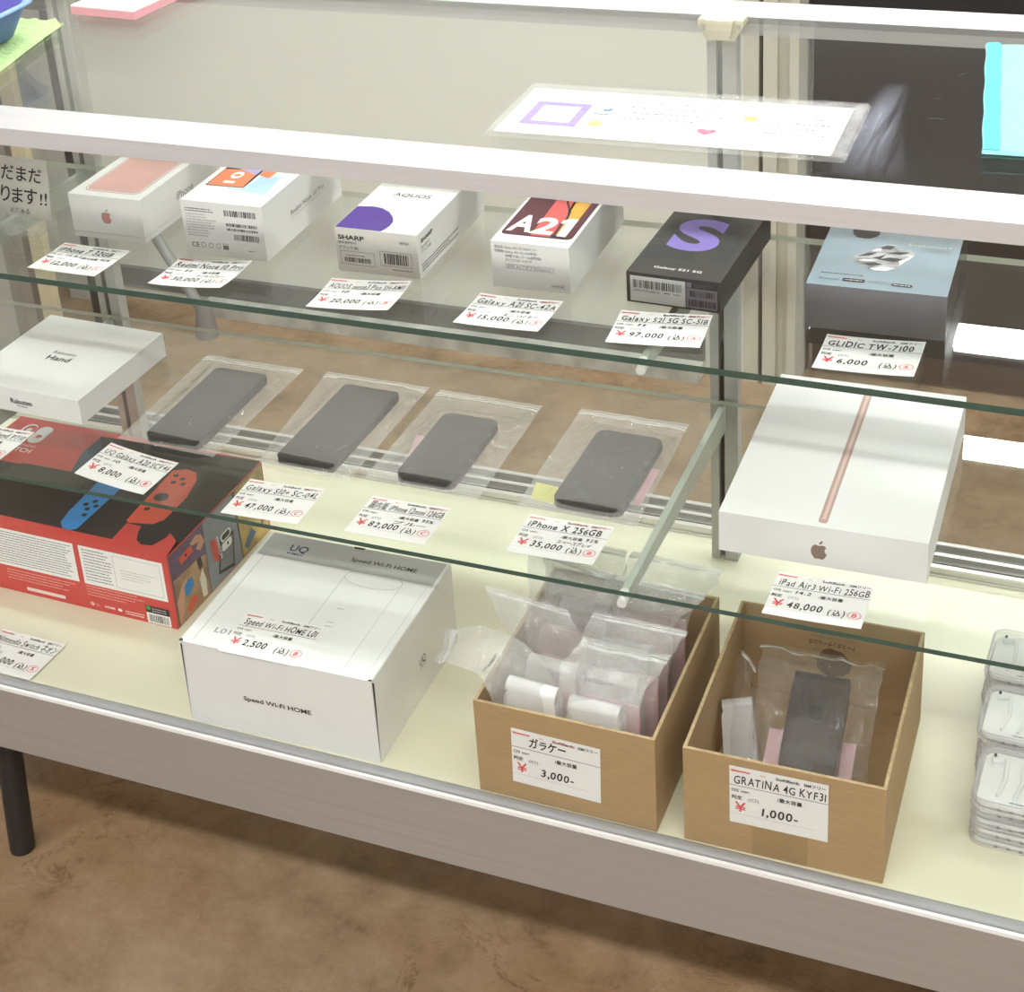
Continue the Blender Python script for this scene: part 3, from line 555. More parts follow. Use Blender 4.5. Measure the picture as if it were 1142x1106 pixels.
b.poly(mm([(6, 30), (18, 44), (30, 48), (20, 28), (14, 10), (7, 4)]), 0.00025, SKIN, Rr); b.poly(mm([(50, 30), (58, 40), (62, 22), (60, 4), (52, 6)]), 0.0003, flat('cream_print', (0.75, 0.70, 0.60)), Rr); b.poly(mm([(50, 55), (58, 56), (60, 42), (52, 40)]), 0.0003, DG, Rr)
b.poly(mm([(96, 50), (124, 46), (117, 3), (85, 12)]), 0.0003, DG, Rr); b.poly(mm([(98, 46), (121, 43), (115, 8), (89, 15)]), 0.0004, flat('mid_grey_print', (0.22, 0.23, 0.25)), Rr)
b.poly(mm([(78, 62), (90, 56), (91, 27), (80, 34)]), 0.0005, RED, Rr); b.text('SWITCH', 0.0895, 0.058, 0.004, LG, Rr, 0.0006, 0.02, width=0.030, rot=-1.45)
b.poly(mm(rrect(98, 118, 33, 43, 4)), 0.0005, LG, Rr); b.poly(mm(rrect(98, 118, 45, 55, 4)), 0.0005, LG, Rr); b.poly(mm(rrect(100, 116, 46.5, 53.5, 3)), 0.0006, DG, Rr); b.poly(mm(ell(110, 38, 2, 2, 10)), 0.0006, DG, Rr)
b.poly(mm([(140, 13.5), (158, 27), (166, 16), (146, 6)]), 0.0003, flat('slate_blue_print', (0.10, 0.18, 0.30)), Rr); b.poly(mm([(150, 60), (165, 70), (172, 55), (156, 45)]), 0.0003, PBL, Rr); b.poly(mm([(175, 40), (186, 52), (192, 25), (180, 14)]), 0.0003, flat('brick_print', (0.42, 0.12, 0.07)), Rr)
b.build('side_picture', t)
# --- white router box
bx = (-0.8273, 0.1296, 0.0077, 0.205, 0.1974, 0.0965, 0.0002); bx = (bx[0], 0.1375) + bx[2:]; bx = bx[:4] + (0.1895,) + bx[5:]; f = faces_of(*bx)
t = thing('router_box', bx[:2] + (0,), 'white router box with a thin drawing of a round router on its lid', 'box')
T = f['T']; F = f['F']; Rr = f['R']
b = MB(); b.box(0, bx[3], 0, bx[4], 0, bx[5] - 0.0012, WHITE, f['B'])
b.text('Speed Wi-Fi HOME', 0.064, 0.0405, 0.0052, INK, F, bold=0.02, width=0.073)
b.text('UQ', 0.099, 0.037, 0.0085, INK, Rr, bold=0.0, width=0.014); b.smalltext(0.099, 0.113, 0.033, 0.035, 1, 0.0002, INK, Rr, ragged=0)
b.poly(mm([(0.6, 1), (1.6, 94), (3.4, 94), (1.4, 30)]), 0.0003, DARK, F); b.poly(mm([(0.8, 1), (0.8, 95), (4.5, 91), (2.6, 45)]), 0.0003, DARK, Rr)
b.build('carton', t, 0.0008)
b = MB(); b.box(0.0004, bx[3] - 0.0004, 0.0, bx[4], -0.0010, 0.0, WHITE, T)
b.rect(0.004, 0.2015, 0.150, bx[4] - 0.001, 0.0002, mat('silver_grey_print', (0.50, 0.50, 0.49), 0.5), T)
b.line(mm([(13, 4), (13, 188)]), 0.0007, 0.0003, LIGHTINK, T); b.line(mm([(197, 4), (197, 150)]), 0.0003, 0.0003, LIGHTINK, T)
NAVY = flat('navy_print', (0.015, 0.03, 0.16))
b.text('UQ', 0.0335, 0.164, 0.0105, NAVY, T, bold=0.012, width=0.0205); b.text('WiMAX', 0.0335, 0.1575, 0.0042, NAVY, T, bold=0.012, width=0.019)
b.text('Speed Wi-Fi HOME', 0.104, 0.1655, 0.0062, INK, T, bold=0.012, width=0.073)
b.line(mm(ell(141, 142, 31, 13.5, 40)), 0.0006, 0.0003, LIGHTINK, T, True); b.line(mm([(110, 142), (110, 6)]), 0.0006, 0.0003, LIGHTINK, T); b.line(mm([(172, 142), (172, 6)]), 0.0004, 0.0003, LIGHTINK, T)
for v in (88, 60, 66): b.smalltext(0.126, 0.134, v / 1000, v / 1000 + 0.004, 1, 0.0003, LIGHTINK, T, 0.4, 0)
b.text('L01', 0.0265, 0.0215, 0.0075, GREYINK, T, width=0.0165)
b.poly(mm([(97, bx[4] * 1000 - 0.2), (111, bx[4] * 1000 - 0.2), (109, bx[4] * 1000 - 3.5), (99, bx[4] * 1000 - 3.5)]), 0.0004, DARK, T)
b.poly(mm([(0, -0.2), (4.5, -0.2), (3.5, 3), (0.5, 4)]), 0.0003, DARK, T); b.poly(mm([(205, -0.2), (201, -0.2), (201.5, 2), (204.8, 2.5)]), 0.0003, DARK, T)
b.build('lid', t, 0.0004)
# --- open cardboard boxes
def carton(bx, label):
    f = faces_of(*bx); t = thing('cardboard_box', bx[:2] + (0,), label, 'box', 'open cardboard boxes on the deck')
    x, y, th, wd, dp, h, z0 = bx; q = 0.003; B = f['B']
    E_ = dict(top=CARDCUT)
    for nm, a in (('front_wall', (0, wd, 0, q, 0, h)), ('back_wall', (0, wd, dp - q, dp, 0, h)), ('side_wall', (0, q, q, dp - q, 0, h)), ('side_wall', (wd - q, wd, q, dp - q, 0, h))):
        b = MB(); b.box(*a, CARD, B, faces=E_)
        if nm == 'back_wall' and wd > 0.17:
            I = Fr(f['I'].o - f['I'].z * -q, f['I'].x, f['I'].y)
            b.poly(mm([(73, 52), (78, 63), (85, 67), (97, 64), (106, 54), (104, 42), (97, 36), (82, 33), (73, 42)]), 0.0005, flat('dark_printed_mark', (0.16, 0.10, 0.055)), I)
            b.text('アースダンボール公式', 0.109, 0.0735, 0.0045, INK, I, width=0.044, rot=math.pi, bold=0.01); b.text('EARTH DANBALL', 0.108, 0.080, 0.003, GREYINK, I, width=0.042, rot=math.pi)
            b.text('ア', 0.074, 0.066, 0.006, GREYINK, I, rot=math.pi)
        b.build(nm, t, 0.0006)
    b = MB(); b.box(q, wd - q, q, dp - q, 0, q, CARD, B); b.build('bottom', t)
    if wd > 0.17:
        b = MB(); b.box(0.060, 0.107, 0.0006, 0.034, 0.0001, 0.0004, TAPE, f['F']); tag(b.build('tape', t), 'brown packing tape strip')
    return f
C1 = (-0.5203, 0.1375, -0.0029, 0.1683, 0.210, 0.1028, 0.0002); C2 = (-0.3274, 0.1375, 0.0142, 0.1705, 0.213, 0.1017, 0.0002)
f1 = carton(C1, 'open cardboard box crammed with bagged white flip phones'); f2 = carton(C2, 'open cardboard box holding a bagged black flip phone')

# ------------------------------------------------------------------ price tags
TW, TH = 0.0835, 0.0614
def price_tag(fr, title, price, label, os='', cap='', note='', grade=None, red_docomo=False, red_sim=False, red_sb=False):
    b = MB()
    b.grid(lambda u, v: fr(u * TW, -v * TH, 0.0004), 10, 8, PAPER); b.v = b.v[:99]
    b.f = [tuple(reversed(q)) for q in b.f]
    b.grid(lambda u, v: fr(u * TW, -v * TH, 0.0), 10, 8, PAPER)
    def X(a): return a * TW
    def Y(a): return -a * TH
    b.text('docomo', X(.02), Y(.085), 0.0026, REDINK, fr, 0.0007, 0.03, width=X(.19))
    if red_docomo: b.rect(X(.01), X(.22), Y(.070), Y(.060), 0.0008, REDINK, fr)
    b.text('au', X(.32), Y(.085), 0.0022, mat('orange_ink', (0.75, 0.3, 0.1), 0.6), fr, 0.0007, width=X(.05))
    b.text('SoftBank', X(.475), Y(.095), 0.003, INK, fr, 0.0007, 0.02, width=X(.24))
    b.text('SIMフリー', X(.755), Y(.10), 0.003, INK, fr, 0.0007, 0.02, width=X(.22))
    if red_sim: b.rect(X(.745), X(.985), Y(.080), Y(.070), 0.0008, REDINK, fr)
    if red_sb: b.rect(X(.465), X(.725), Y(.075), Y(.066), 0.0008, REDINK, fr)
    b.rect(0, TW, Y(.335), Y(.325), 0.0006, GREYINK, fr)
    n_ = len(title); wt = min(.93, .085 * n_ * .62 + .12)
    if 'ガラケー' == title: b.hand(title, X(.20), Y(.27), 0.0085, INK, fr, X(.42), 0.0007)
    else: b.hand(title, X(.05), Y(.29), 0.0088, INK, fr, X(wt), 0.0007, bold=0.022 if n_ < 16 else 0.010)
    b.text('OS ver:', X(.02), Y(.435), 0.003, INK, fr, 0.0007, 0.012, width=X(.19))
    if os: b.hand(os, X(.25), Y(.435), 0.0042, INK, fr, X(.035 * len(os) + .02), 0.0007)
    b.text('/最大容量', X(.49), Y(.465), 0.0036, INK, fr, 0.0007, 0.015, width=X(.25))
    if cap: b.hand(cap, X(.78), Y(.46), 0.0045, INK, fr, X(.14), 0.0007, bold=0.015)
    b.text('判定', X(.02), Y(.565), 0.0034, INK, fr, 0.0007, 0.015, width=X(.11)); b.text(':(O)', X(.18), Y(.565), 0.0034, GREYINK, fr, 0.0007, width=X(.12))
    if note: b.hand(note, X(.47), Y(.60), 0.0046, INK, fr, X(.40), 0.0007, bold=0.012)
    b.text('¥', X(.055), Y(.785), 0.0105, REDINK, fr, 0.0007, 0.008, width=X(.115))
    tail = price.endswith('-')
    b.hand(price, X(.33 if tail else .21), Y(.775), 0.0088, INK, fr, X(.37 if tail else (.36 if len(price) > 5 else .30)), 0.0007, jit=0.08)
    if not tail: b.hand('(込)', X(.63), Y(.79), 0.0075, INK, fr, X(.17), 0.0007)
    if grade:
        b.line([(X(.895) + 0.0056 * math.cos(a), Y(.735) + 0.0052 * math.sin(a)) for a in [k * math.pi / 9 for k in range(18)]], 0.0006, 0.0007, REDINK, fr, True)
        b.hand(grade, X(.868), Y(.775), 0.0055, REDINK, fr, X(.052), 0.0007, jit=0.05)
    b.rect(X(.0), X(.86), Y(.835), Y(.83), 0.0006, LIGHTINK, fr)
    return tag(b.build('price_tag'), label, 'price tag', 'handwritten price tags')
def lay(x, y, th, z, bend=None):
    return Fr((x, y, z + 0.0003), (math.cos(th), math.sin(th), 0), (-math.sin(th), math.cos(th), 0), bend)
curl = lambda k: (lambda u, v: k * ((u / TW) ** 2 * 0.5 + (-v / TH - .5) ** 2 * 0.6))
curl_l = lambda k: (lambda u, v: k * ((1 - u / TW) ** 2 * 0.7 + (u / TW * (1 - u / TW)) * 0.0))
price_tag(lay(-1.0453, 0.3501, -0.0486, US, curl(0.004)), 'iPhone 7 32GB', '12,000', 'price tag lettered 12,000 before the white rose gold phone box', '14.8.1', '91%', '', 'C', True)
price_tag(lay(-0.9037, 0.3477, -0.0103, US, curl(0.012)), 'Redmi Note 10 Pro', '30,000', 'price tag lettered 30,000 before the phone box with orange picture', '11', '', 'オニキスグレー', 'A', True)
price_tag(lay(-0.731, 0.3438, 0.0511, US, curl(0.010)), 'AQUOS sense3 Plus SH-RM11', '20,000', 'price tag lettered 20,000 before the box with purple patch', '10', '', '', 'B', True, True)
price_tag(lay(-0.579, 0.3508, -0.0357, US, curl(0.007)), 'Galaxy A21 SC-42A', '15,000', 'price tag lettered 15,000 before the A21 phone box', '', '', 'レッド', 'S', True, True)
price_tag(lay(-0.4415, 0.3516, 0.0817, US, curl(0.005)), 'Galaxy S21 5G SC-51B', '97,000', 'price tag lettered 97,000 before the black phone box', '11', '', '', 'A', True, True)
price_tag(lay(-0.2556, 0.3534, -0.0056, US, curl(0.008)), 'GLIDIC TW-7100', '6,000', 'price tag lettered 6,000 before the grey-blue earphone box', '', '', '', 'S', True)
price_tag(lay(-0.083, 0.352, 0.0, US, curl(0.004)), 'N', '7,000', 'price tag cut by the right edge of the photo on the upper shelf', '', '', '', None, True)
price_tag(lay(-1.158, 0.284, -0.05, LS, curl(0.006)), 'Rakuten Hand P710', '12,000', 'price tag before the flat white box, cut by the left photo edge', '', '', '', 'A', True, True)
price_tag(lay(-0.9781, 0.2809, -0.0571, LS, curl_l(0.010)), 'UQ Galaxy A20 SCV46', '8,000', 'price tag lettered 8,000 on the lower shelf above the red console box', '10', '', '', 'B', True, True)
price_tag(lay(-0.808, 0.2699, 0.0219, LS, curl(0.004)), 'Galaxy S10+ SC-04L', '47,000', 'price tag lettered 47,000 on the lower shelf', '', '', '', 'C', True, True)
price_tag(lay(-0.676, 0.2775, -0.015, LS, curl(0.004)), '国内版 iPhone 12mini 128GB', '82,000', 'price tag lettered 82,000 on the lower shelf', '', '95%', 'ブルー', 'C', False, True)
price_tag(lay(-0.5185, 0.2916, -0.0035, LS, curl(0.004)), 'iPhone X 256GB', '35,000', 'price tag lettered 35,000 before the rightmost bagged smartphone', '', '92%', 'スペースグレイ', 'B', False, True, True)
price_tag(lay(-0.2772, 0.271, -0.0022, LS, curl(0.005)), 'iPad Air3 Wi-Fi 256GB', '48,000', 'price tag lettered 48,000 before the tablet box', '14.2', '', '', 'B', True)
price_tag(lay(-0.7833, 0.1962, 0.0203, 0.0967, None), 'Speed Wi-Fi HOME L01', '2,500', 'price tag lettered 2,500 lying on the white router box', '', '', '', 'B', True)
price_tag(lay(-1.1006, 0.1999, -0.0425, 0.0, curl(0.003)), 'Nintendo Switch ネオン', '30,000', 'price tag on the deck before the red console box', '', '', '', 'S', True)
for f, tx, ty, rt, args in ((f1, 0.0353, 0.0819, -0.0242, ('ガラケー', '3,000-', 'price tag lettered 3,000 stuck on the left cardboard box')), (f2, 0.0404, 0.0939, 0.0051, ('GRATINA 4G KYF31', '1,000-', 'price tag lettered 1,000 stuck on the right cardboard box'))):
    F = f['F']; o = F(tx, ty, 0.0004)
    price_tag(Fr(o, F.x * math.cos(rt) + F.y * math.sin(rt), F.y * math.cos(rt) - F.x * math.sin(rt)), *args, red_docomo=True, red_sb=(f is f1))

# ------------------------------------------------------------------ bagged smartphones on the lower shelf
SCR = mat('black_phone_screen', (0.028, 0.030, 0.034), 0.3, var=0.03); PBODY = mat('dark_phone_body', (0.03, 0.03, 0.034), 0.35)
def bil(q, u, v):
    a, b_, c, d = [Vector((*p, 0)) for p in q]       # TL TR BR BL
    return (d * (1 - u) + c * u) * (1 - v) + (a * (1 - u) + b_ * u) * v
def smartphone(q, label, r=0.008, port=False):
    a, b_, c, d = [Vector((*p, 0)) for p in q]
    ex = ((b_ - a) + (c - d)).normalized(); ey = Vector((-ex.y, ex.x, 0)); ctr = (a + b_ + c + d) / 4
    wd = ((b_ - a).length + (c - d).length) / 2; ln = ((a - d).length + (b_ - c).length) / 2
    t = thing('smartphone', (ctr.x, ctr.y, LS), label, 'smartphone', 'bagged smartphones on the lower shelf')
    fr = Fr((ctr.x, ctr.y, LS + 0.0014), ex, ey)
    b = MB(); b.prism(rrect(-wd / 2, wd / 2, -ln / 2, ln / 2, r, 8), 0, 0.0078, PBODY, fr, smooth=True)
    if port:
        for u in (-0.018, 0.0): b.box(u - 0.004, u + 0.004, -ln / 2 - 0.0002, -ln / 2 + 0.001, 0.003, 0.005, DARK, fr)
    b.build('body', t, 0.0018, 3)
    b = MB(); b.prism(rrect(-wd / 2 + 0.0016, wd / 2 - 0.0016, -ln / 2 + 0.0016, ln / 2 - 0.0016, r - 0.001, 8), 0.0078, 0.0083, SCR, fr); b.build('screen', t, 0.0003)
    return ctr, ex, ey, wd, ln
def flat_bag(q, ph, label, seed):
    ctr, ex, ey, wd, ln = ph
    c = bil(q, .5, .5)
    t = thing('zip_bag', (c.x, c.y, LS), label, 'bag', 'zip bags around the smartphones')
    def top(u, v):
        p = bil(q, u, v); d = p - ctr; a = abs(d.dot(ex)) - wd / 2; e = abs(d.dot(ey)) - ln / 2; dist = max(a, e, 0)
        edge = min(u, 1 - u, v, 1 - v)
        h = 0.0112 * max(0, 1 - (dist / 0.022)) ** 1.3 if dist > 0 else 0.0112
        wv = noise.noise(Vector((p.x * 60 + seed, p.y * 60, seed))) * 0.0024 + noise.noise(Vector((p.x * 170, p.y * 110 + seed, 0))) * 0.0012
        wr = (abs(wv) * (1.0 if dist > 0 else 0.18) + 0.0012) * min(1, edge * 9)
        j = noise.noise(Vector((u * 5, v * 5, seed + 3))) * 0.0018
        return V(p.x + j, p.y + j, LS + 0.0008 + h * min(1, edge * 14) + wr)
    b = MB(); b.grid(top, 44, 60, FILM); b.grid(lambda u, v: V(*bil(q, u, v)[:2], LS + 0.0005), 2, 2, FILM)
    b.f[-4:] = [tuple(reversed(k)) for k in b.f[-4:]]; b.build('film', t)
    b = MB()
    for v0, v1 in ((0.925, 0.938), (0.950, 0.958)): b.grid(lambda u, v: top(u, v0 + v * (v1 - v0)) + V(0, 0, 0.0007), 30, 1, SEAL)
    tag(b.build('zip_seal', t), 'milky zip strip')
P = [[(-0.954, 0.452), (-0.890, 0.452), (-0.880, 0.302), (-0.949, 0.302)], [(-0.796, 0.457), (-0.730, 0.456), (-0.729, 0.302), (-0.795, 0.304)], [(-0.669, 0.431), (-0.607, 0.431), (-0.600, 0.306), (-0.662, 0.307)], [(-0.502, 0.444), (-0.433, 0.442), (-0.433, 0.308), (-0.502, 0.309)]]
Q = [[(-0.986, 0.488), (-0.861, 0.487), (-0.866, 0.296), (-0.984, 0.300)], [(-0.833, 0.490), (-0.708, 0.488), (-0.712, 0.296), (-0.818, 0.302)], [(-0.695, 0.487), (-0.577, 0.484), (-0.576, 0.300), (-0.699, 0.305)], [(-0.536, 0.491), (-0.420, 0.490), (-0.418, 0.301), (-0.537, 0.304)]]
PL = ['black smartphone lying leftmost of the bagged phones, by the flat white box', 'black smartphone behind the 47,000 price tag', 'smallest black smartphone, behind the 82,000 price tag', 'black smartphone beside a yellow note, rightmost of the bagged phones']
QL = ['clear zip bag around the leftmost smartphone', 'clear zip bag around the smartphone behind the 47,000 tag', 'clear zip bag around the smallest smartphone', 'clear zip bag holding a smartphone and a yellow note']
for i in range(4):
    ph = smartphone(P[i], PL[i], (0.008, 0.006, 0.010, 0.010)[i], i == 1); flat_bag(Q[i], ph, QL[i], 3.1 * i + 1)
b = MB(); b.prism([(-0.532, 0.345), (-0.508, 0.343), (-0.5035, 0.3145), (-0.528, 0.319)], LS + 0.0007, LS + 0.0012, mat('yellow_sticky_paper', (0.85, 0.85, 0.28), 0.7)); tag(b.build('sticky_note'), 'yellow sticky note beside the rightmost bagged smartphone', 'sticky note')
b = MB(); b.prism([(-0.682, 0.394), (-0.6695, 0.393), (-0.664, 0.357), (-0.674, 0.358)], LS + 0.0007, LS + 0.0012, PINK); tag(b.build('paper_slip'), 'pink paper slip left of the smallest bagged smartphone', 'paper slip')
b = MB(); b.prism([(-0.432, 0.40), (-0.424, 0.40), (-0.424, 0.335), (-0.432, 0.335)], LS + 0.0007, LS + 0.0012, PINK); tag(b.build('paper_slip'), 'pink paper slip right of the rightmost bagged smartphone', 'paper slip')

# ------------------------------------------------------------------ flip phones and bags in the cardboard boxes
FWH = mat('white_phone_plastic', (0.84, 0.83, 0.83), 0.3, var=0.01); FSIL = mat('silver_phone_plastic', (0.55, 0.54, 0.55), 0.35); FROSE = mat('rose_phone_plastic', (0.45, 0.27, 0.28), 0.35); FBK = mat('black_phone_plastic', (0.035, 0.03, 0.032), 0.3)
def flip_phone(o, ex, ey, m, label, group, wd=0.050, ln=0.098, th=0.017):
    """folded clamshell: two halves, hinge barrel at the top end; ey = along its length"""
    t = thing('flip_phone', o, label, 'phone', group); fr = Fr(o, ex, ey); h = th / 2
    for nm, w0, w1 in (('keypad_half', 0, h - 0.0004), ('screen_half', h + 0.0004, th)):
        b = MB(); b.prism(rrect(-wd / 2, wd / 2, 0, ln - 0.010, 0.007, 5), w0, w1, m, fr, smooth=True); b.build(nm, t, 0.0014, 2)
    b = MB(); b.tube([fr(-wd / 2 + 0.001, ln - 0.009, h), fr(-wd / 2 + 0.004, ln - 0.009, h), fr(wd / 2 - 0.004, ln - 0.009, h), fr(wd / 2 - 0.001, ln - 0.009, h)], h, m, 18); b.build('hinge', t, 0.0015)
    if th > 0.015:
        b = MB(); b.prism(ell(0, ln * 0.6, 0.006, 0.006, 16), th, th + 0.0008, INK, fr); b.build('camera_lens', t)
def film_bag(path, wdir, wds, label, seed, thick=0.010, group='zip bags in the cardboard boxes', fm=None, wob=0.006):
    """bag swept along path; wdir/wds = width direction and width per path point"""
    pts = [Vector(p) for p in path]; n_ = len(pts) - 1
    def at(v):
        x = min(v * n_, n_ - 1e-6); i = int(x); f_ = x - i
        p0, p1, p2, p3 = pts[max(i - 1, 0)], pts[i], pts[i + 1], pts[min(i + 2, n_)]
        p = 0.5 * ((2 * p1) + (p2 - p0) * f_ + (2 * p0 - 5 * p1 + 4 * p2 - p3) * f_ ** 2 + (3 * p1 - p0 - 3 * p2 + p3) * f_ ** 3)
        d = (p2 - p1).normalized(); wv = (Vector(wdir[i]) * (1 - f_) + Vector(wdir[i + 1]) * f_).normalized(); wl = wds[i] * (1 - f_) + wds[i + 1] * f_
        return p, wv, wl, d.cross(wv).normalized()
    t = thing('zip_bag', path[0], label, 'bag', group)
    def side(s):
        def fn(u, v):
            p, wv, wl, nn = at(v); q = p + wv * (u - .5) * wl
            bulge = math.sin(math.pi * u) * max(0.0, math.sin(math.pi * min(1, v * 1.15))) * thick * 0.5
            wr = noise.noise(Vector((q.x * 45 + seed, q.y * 45, q.z * 45 + s))) * wob + noise.noise(Vector((q.x * 120, q.y * 120 + seed, q.z * 120))) * wob * 0.45
            return q + nn * (s * (bulge + 0.0006) + wr * (0.35 + 0.65 * v)) + wv * noise.noise(Vector((v * 6, u * 2, seed))) * 0.004
        return fn
    b = MB(); b.grid(side(1), 22, 34, fm or FILM2); b.grid(side(-1), 22, 34, fm or FILM2); b.build('film', t)
    b = MB(); fn = side(1)
    b.grid(lambda u, v: fn(u, 0.895 + v * 0.032) + at(0.9)[3] * 0.0008, 22, 1, SEAL); b.grid(lambda u, v: fn(u, 0.945 + v * 0.012) + at(0.95)[3] * 0.0008, 22, 1, SEAL); tag(b.build('zip_seal', t), 'milky zip strip')
ROWS = [0.164, 0.203, 0.245, 0.289]
names_r = ['front', 'second', 'third', 'rear']
cols = [[FWH, FWH], [FWH, FWH], [FROSE, FSIL], [FSIL, FROSE]]
for r in range(4):
    for c in range(2):
        x = (-0.475, -0.412)[c] + (0.004 if r % 2 else 0); y = ROWS[r]; m = cols[r][c]
        lean = (0.10, 0.14, 0.16, 0.18)[r]; ey = V(0.03 if c == 0 else -0.02, lean, 1).normalized(); ex = V(1, -0.05, -ey.x).normalized(); ex = (ex - ey * ex.dot(ey)).normalized()
        cname = {FWH: 'white', FROSE: 'rose brown', FSIL: 'silver'}[m]
        z0 = 0.006 + (0.006 if (r, c) == (0, 0) else 0.0)
        flip_phone((x, y, z0 + 0.004), ex, ey, m, '%s flip phone in the %s row of the left cardboard box, %s side' % (cname, names_r[r], ('left', 'right')[c]), 'flip phones in the left cardboard box', ln=0.097)
        b = MB(); fr = Fr((x + 0.004, y + 0.013, 0.006), ex, ey); b.prism([(-0.024, 0), (0.030, 0), (0.030, 0.088), (-0.024, 0.088)], 0.0, 0.0006, PINK, fr)
        tag(b.build('paper_slip'), 'pink slip behind the %s-row flip phone at the %s of the left cardboard box' % (names_r[r], ('left', 'right')[c]), 'paper slip', 'pink slips in the left cardboard box')
ex = (1, 0, 0)
BP = {
 (0, 0): ([(-.474, .150, .012), (-.474, .154, .060), (-.482, .160, .112), (-.513, .170, .131), (-.545, .178, .127), (-.572, .186, .114)], [(1, 0, 0), (1, 0, 0), (.7, .7, .1), (.2, 1, .25), (0, 1, .3), (0, 1, .3)], [.064, .066, .060, .050, .042, .034]),
 (0, 1): ([(-.410, .147, .012), (-.410, .150, .060), (-.410, .155, .108), (-.408, .166, .128), (-.402, .182, .138), (-.396, .200, .145)], [(1, 0, 0), (1, 0, 0), (1, 0, -.02), (1, .05, -.06), (1, .08, -.08), (1, .1, -.1)], [.070, .070, .072, .078, .080, .078]),
 (1, 0): ([(-.472, .190, .012), (-.472, .196, .060), (-.470, .204, .110), (-.478, .208, .135), (-.490, .214, .150), (-.498, .222, .160)], [(1, 0, 0), (1, 0, 0), (1, 0, 0), (1, -.05, -.05), (1, -.08, -.05), (1, -.1, -.04)], [.068, .070, .074, .080, .084, .084]),
 (1, 1): ([(-.408, .190, .012), (-.408, .196, .060), (-.406, .204, .110), (-.400, .208, .134), (-.394, .214, .148), (-.388, .222, .158)], [(1, 0, 0), (1, 0, 0), (1, 0, 0), (1, .05, -.05), (1, .05, -.05), (1, .05, -.06)], [.068, .070, .074, .080, .084, .084]),
 (2, 0): ([(-.476, .232, .012), (-.476, .240, .060), (-.474, .250, .112), (-.470, .256, .140), (-.470, .262, .160), (-.468, .270, .174)], [(1, 0, 0), (1, 0, 0), (1, 0, 0), (1, 0, -.1), (1, 0, -.16), (1, 0, -.2)], [.068, .070, .074, .080, .086, .086]),
 (2, 1): ([(-.410, .232, .012), (-.410, .240, .060), (-.408, .250, .112), (-.404, .256, .140), (-.393, .262, .156), (-.386, .270, .166)], [(1, 0, 0), (1, 0, 0), (1, 0, 0), (1, 0, -.05), (1, 0, -.05), (1, 0, -.05)], [.068, .070, .074, .080, .086, .086]),
 (3, 0): ([(-.474, .277, .012), (-.474, .286, .060), (-.472, .296, .112), (-.472, .302, .138), (-.474, .306, .152), (-.474, .312, .166)], [(1, 0, 0), (1, 0, 0), (1, 0, 0), (1, 0, 0), (1, 0, -.02), (1, 0, -.03)], [.068, .070, .074, .080, .088, .088]),
 (3, 1): ([(-.408, .277, .012), (-.408, .286, .060), (-.404, .296, .112), (-.394, .303, .136), (-.386, .308, .150), (-.382, .314, .162)], [(1, 0, 0), (1, 0, 0), (1, 0, 0), (1, 0, 0), (1, 0, -.02), (1, 0, -.03)], [.068, .070, .074, .080, .088, .088]),
}
for (r, c), (pa, wdv, wl) in BP.items():
    lab = 'crumpled clear zip bag in the %s row of the left cardboard box, %s side' % (names_r[r], ('left', 'right')[c])
    if (r, c) == (0, 0): lab = 'crumpled clear zip bag flopping over the left wall of the left cardboard box'
    film_bag(pa, wdv, wl, lab, r * 5 + c * 2.3, thick=0.024, group='zip bags in the left cardboard box')
# right-hand cardboard box
flip_phone((-0.2365, 0.212, 0.026), V(1, 0.02, 0).normalized(), V(-0.02, 0.84, 0.54).normalized(), FBK, 'black flip phone leaning in the right cardboard box', 'phones in the right cardboard box', wd=0.050, ln=0.094, th=0.019)
b = MB(); fr = Fr((-0.240, 0.190, 0.006), (1, 0.02, 0), (-0.02, 0.86, 0.50)); b.prism([(-0.038, 0), (0.040, 0), (0.040, 0.072), (-0.038, 0.072)], 0.0, 0.0006, PINK, fr); tag(b.build('paper_slip'), 'pink slip behind the black flip phone in the right cardboard box', 'paper slip')
film_bag([(-.236, .172, .018), (-.238, .215, .046), (-.240, .262, .076), (-.243, .295, .088), (-.245, .318, .084)], [(1, 0, 0)] * 5, [.104, .106, .110, .112, .114], 'clear zip bag around the black flip phone in the right cardboard box', 4.4, thick=0.03, fm=FILM3, group='zip bags in the right cardboard box', wob=0.005)
flip_phone((-0.296, 0.222, 0.008), V(0.9, 0.2, 0.2).normalized(), V(-0.2, 0.55, 0.8).normalized(), FSIL, 'small silver grey flip phone at the left wall of the right cardboard box', 'phones in the right cardboard box', wd=0.030, ln=0.070, th=0.014)
film_bag([(-.297, .205, .012), (-.302, .235, .045), (-.306, .262, .080), (-.308, .285, .092)], [(.5, -.6, .2), (.5, -.6, .2), (.4, -.7, .2), (.4, -.7, .2)], [.045, .050, .050, .048], 'crumpled clear bag around the small silver phone in the right cardboard box', 8.8, thick=0.02, fm=FILM3, group='zip bags in the right cardboard box', wob=0.005)

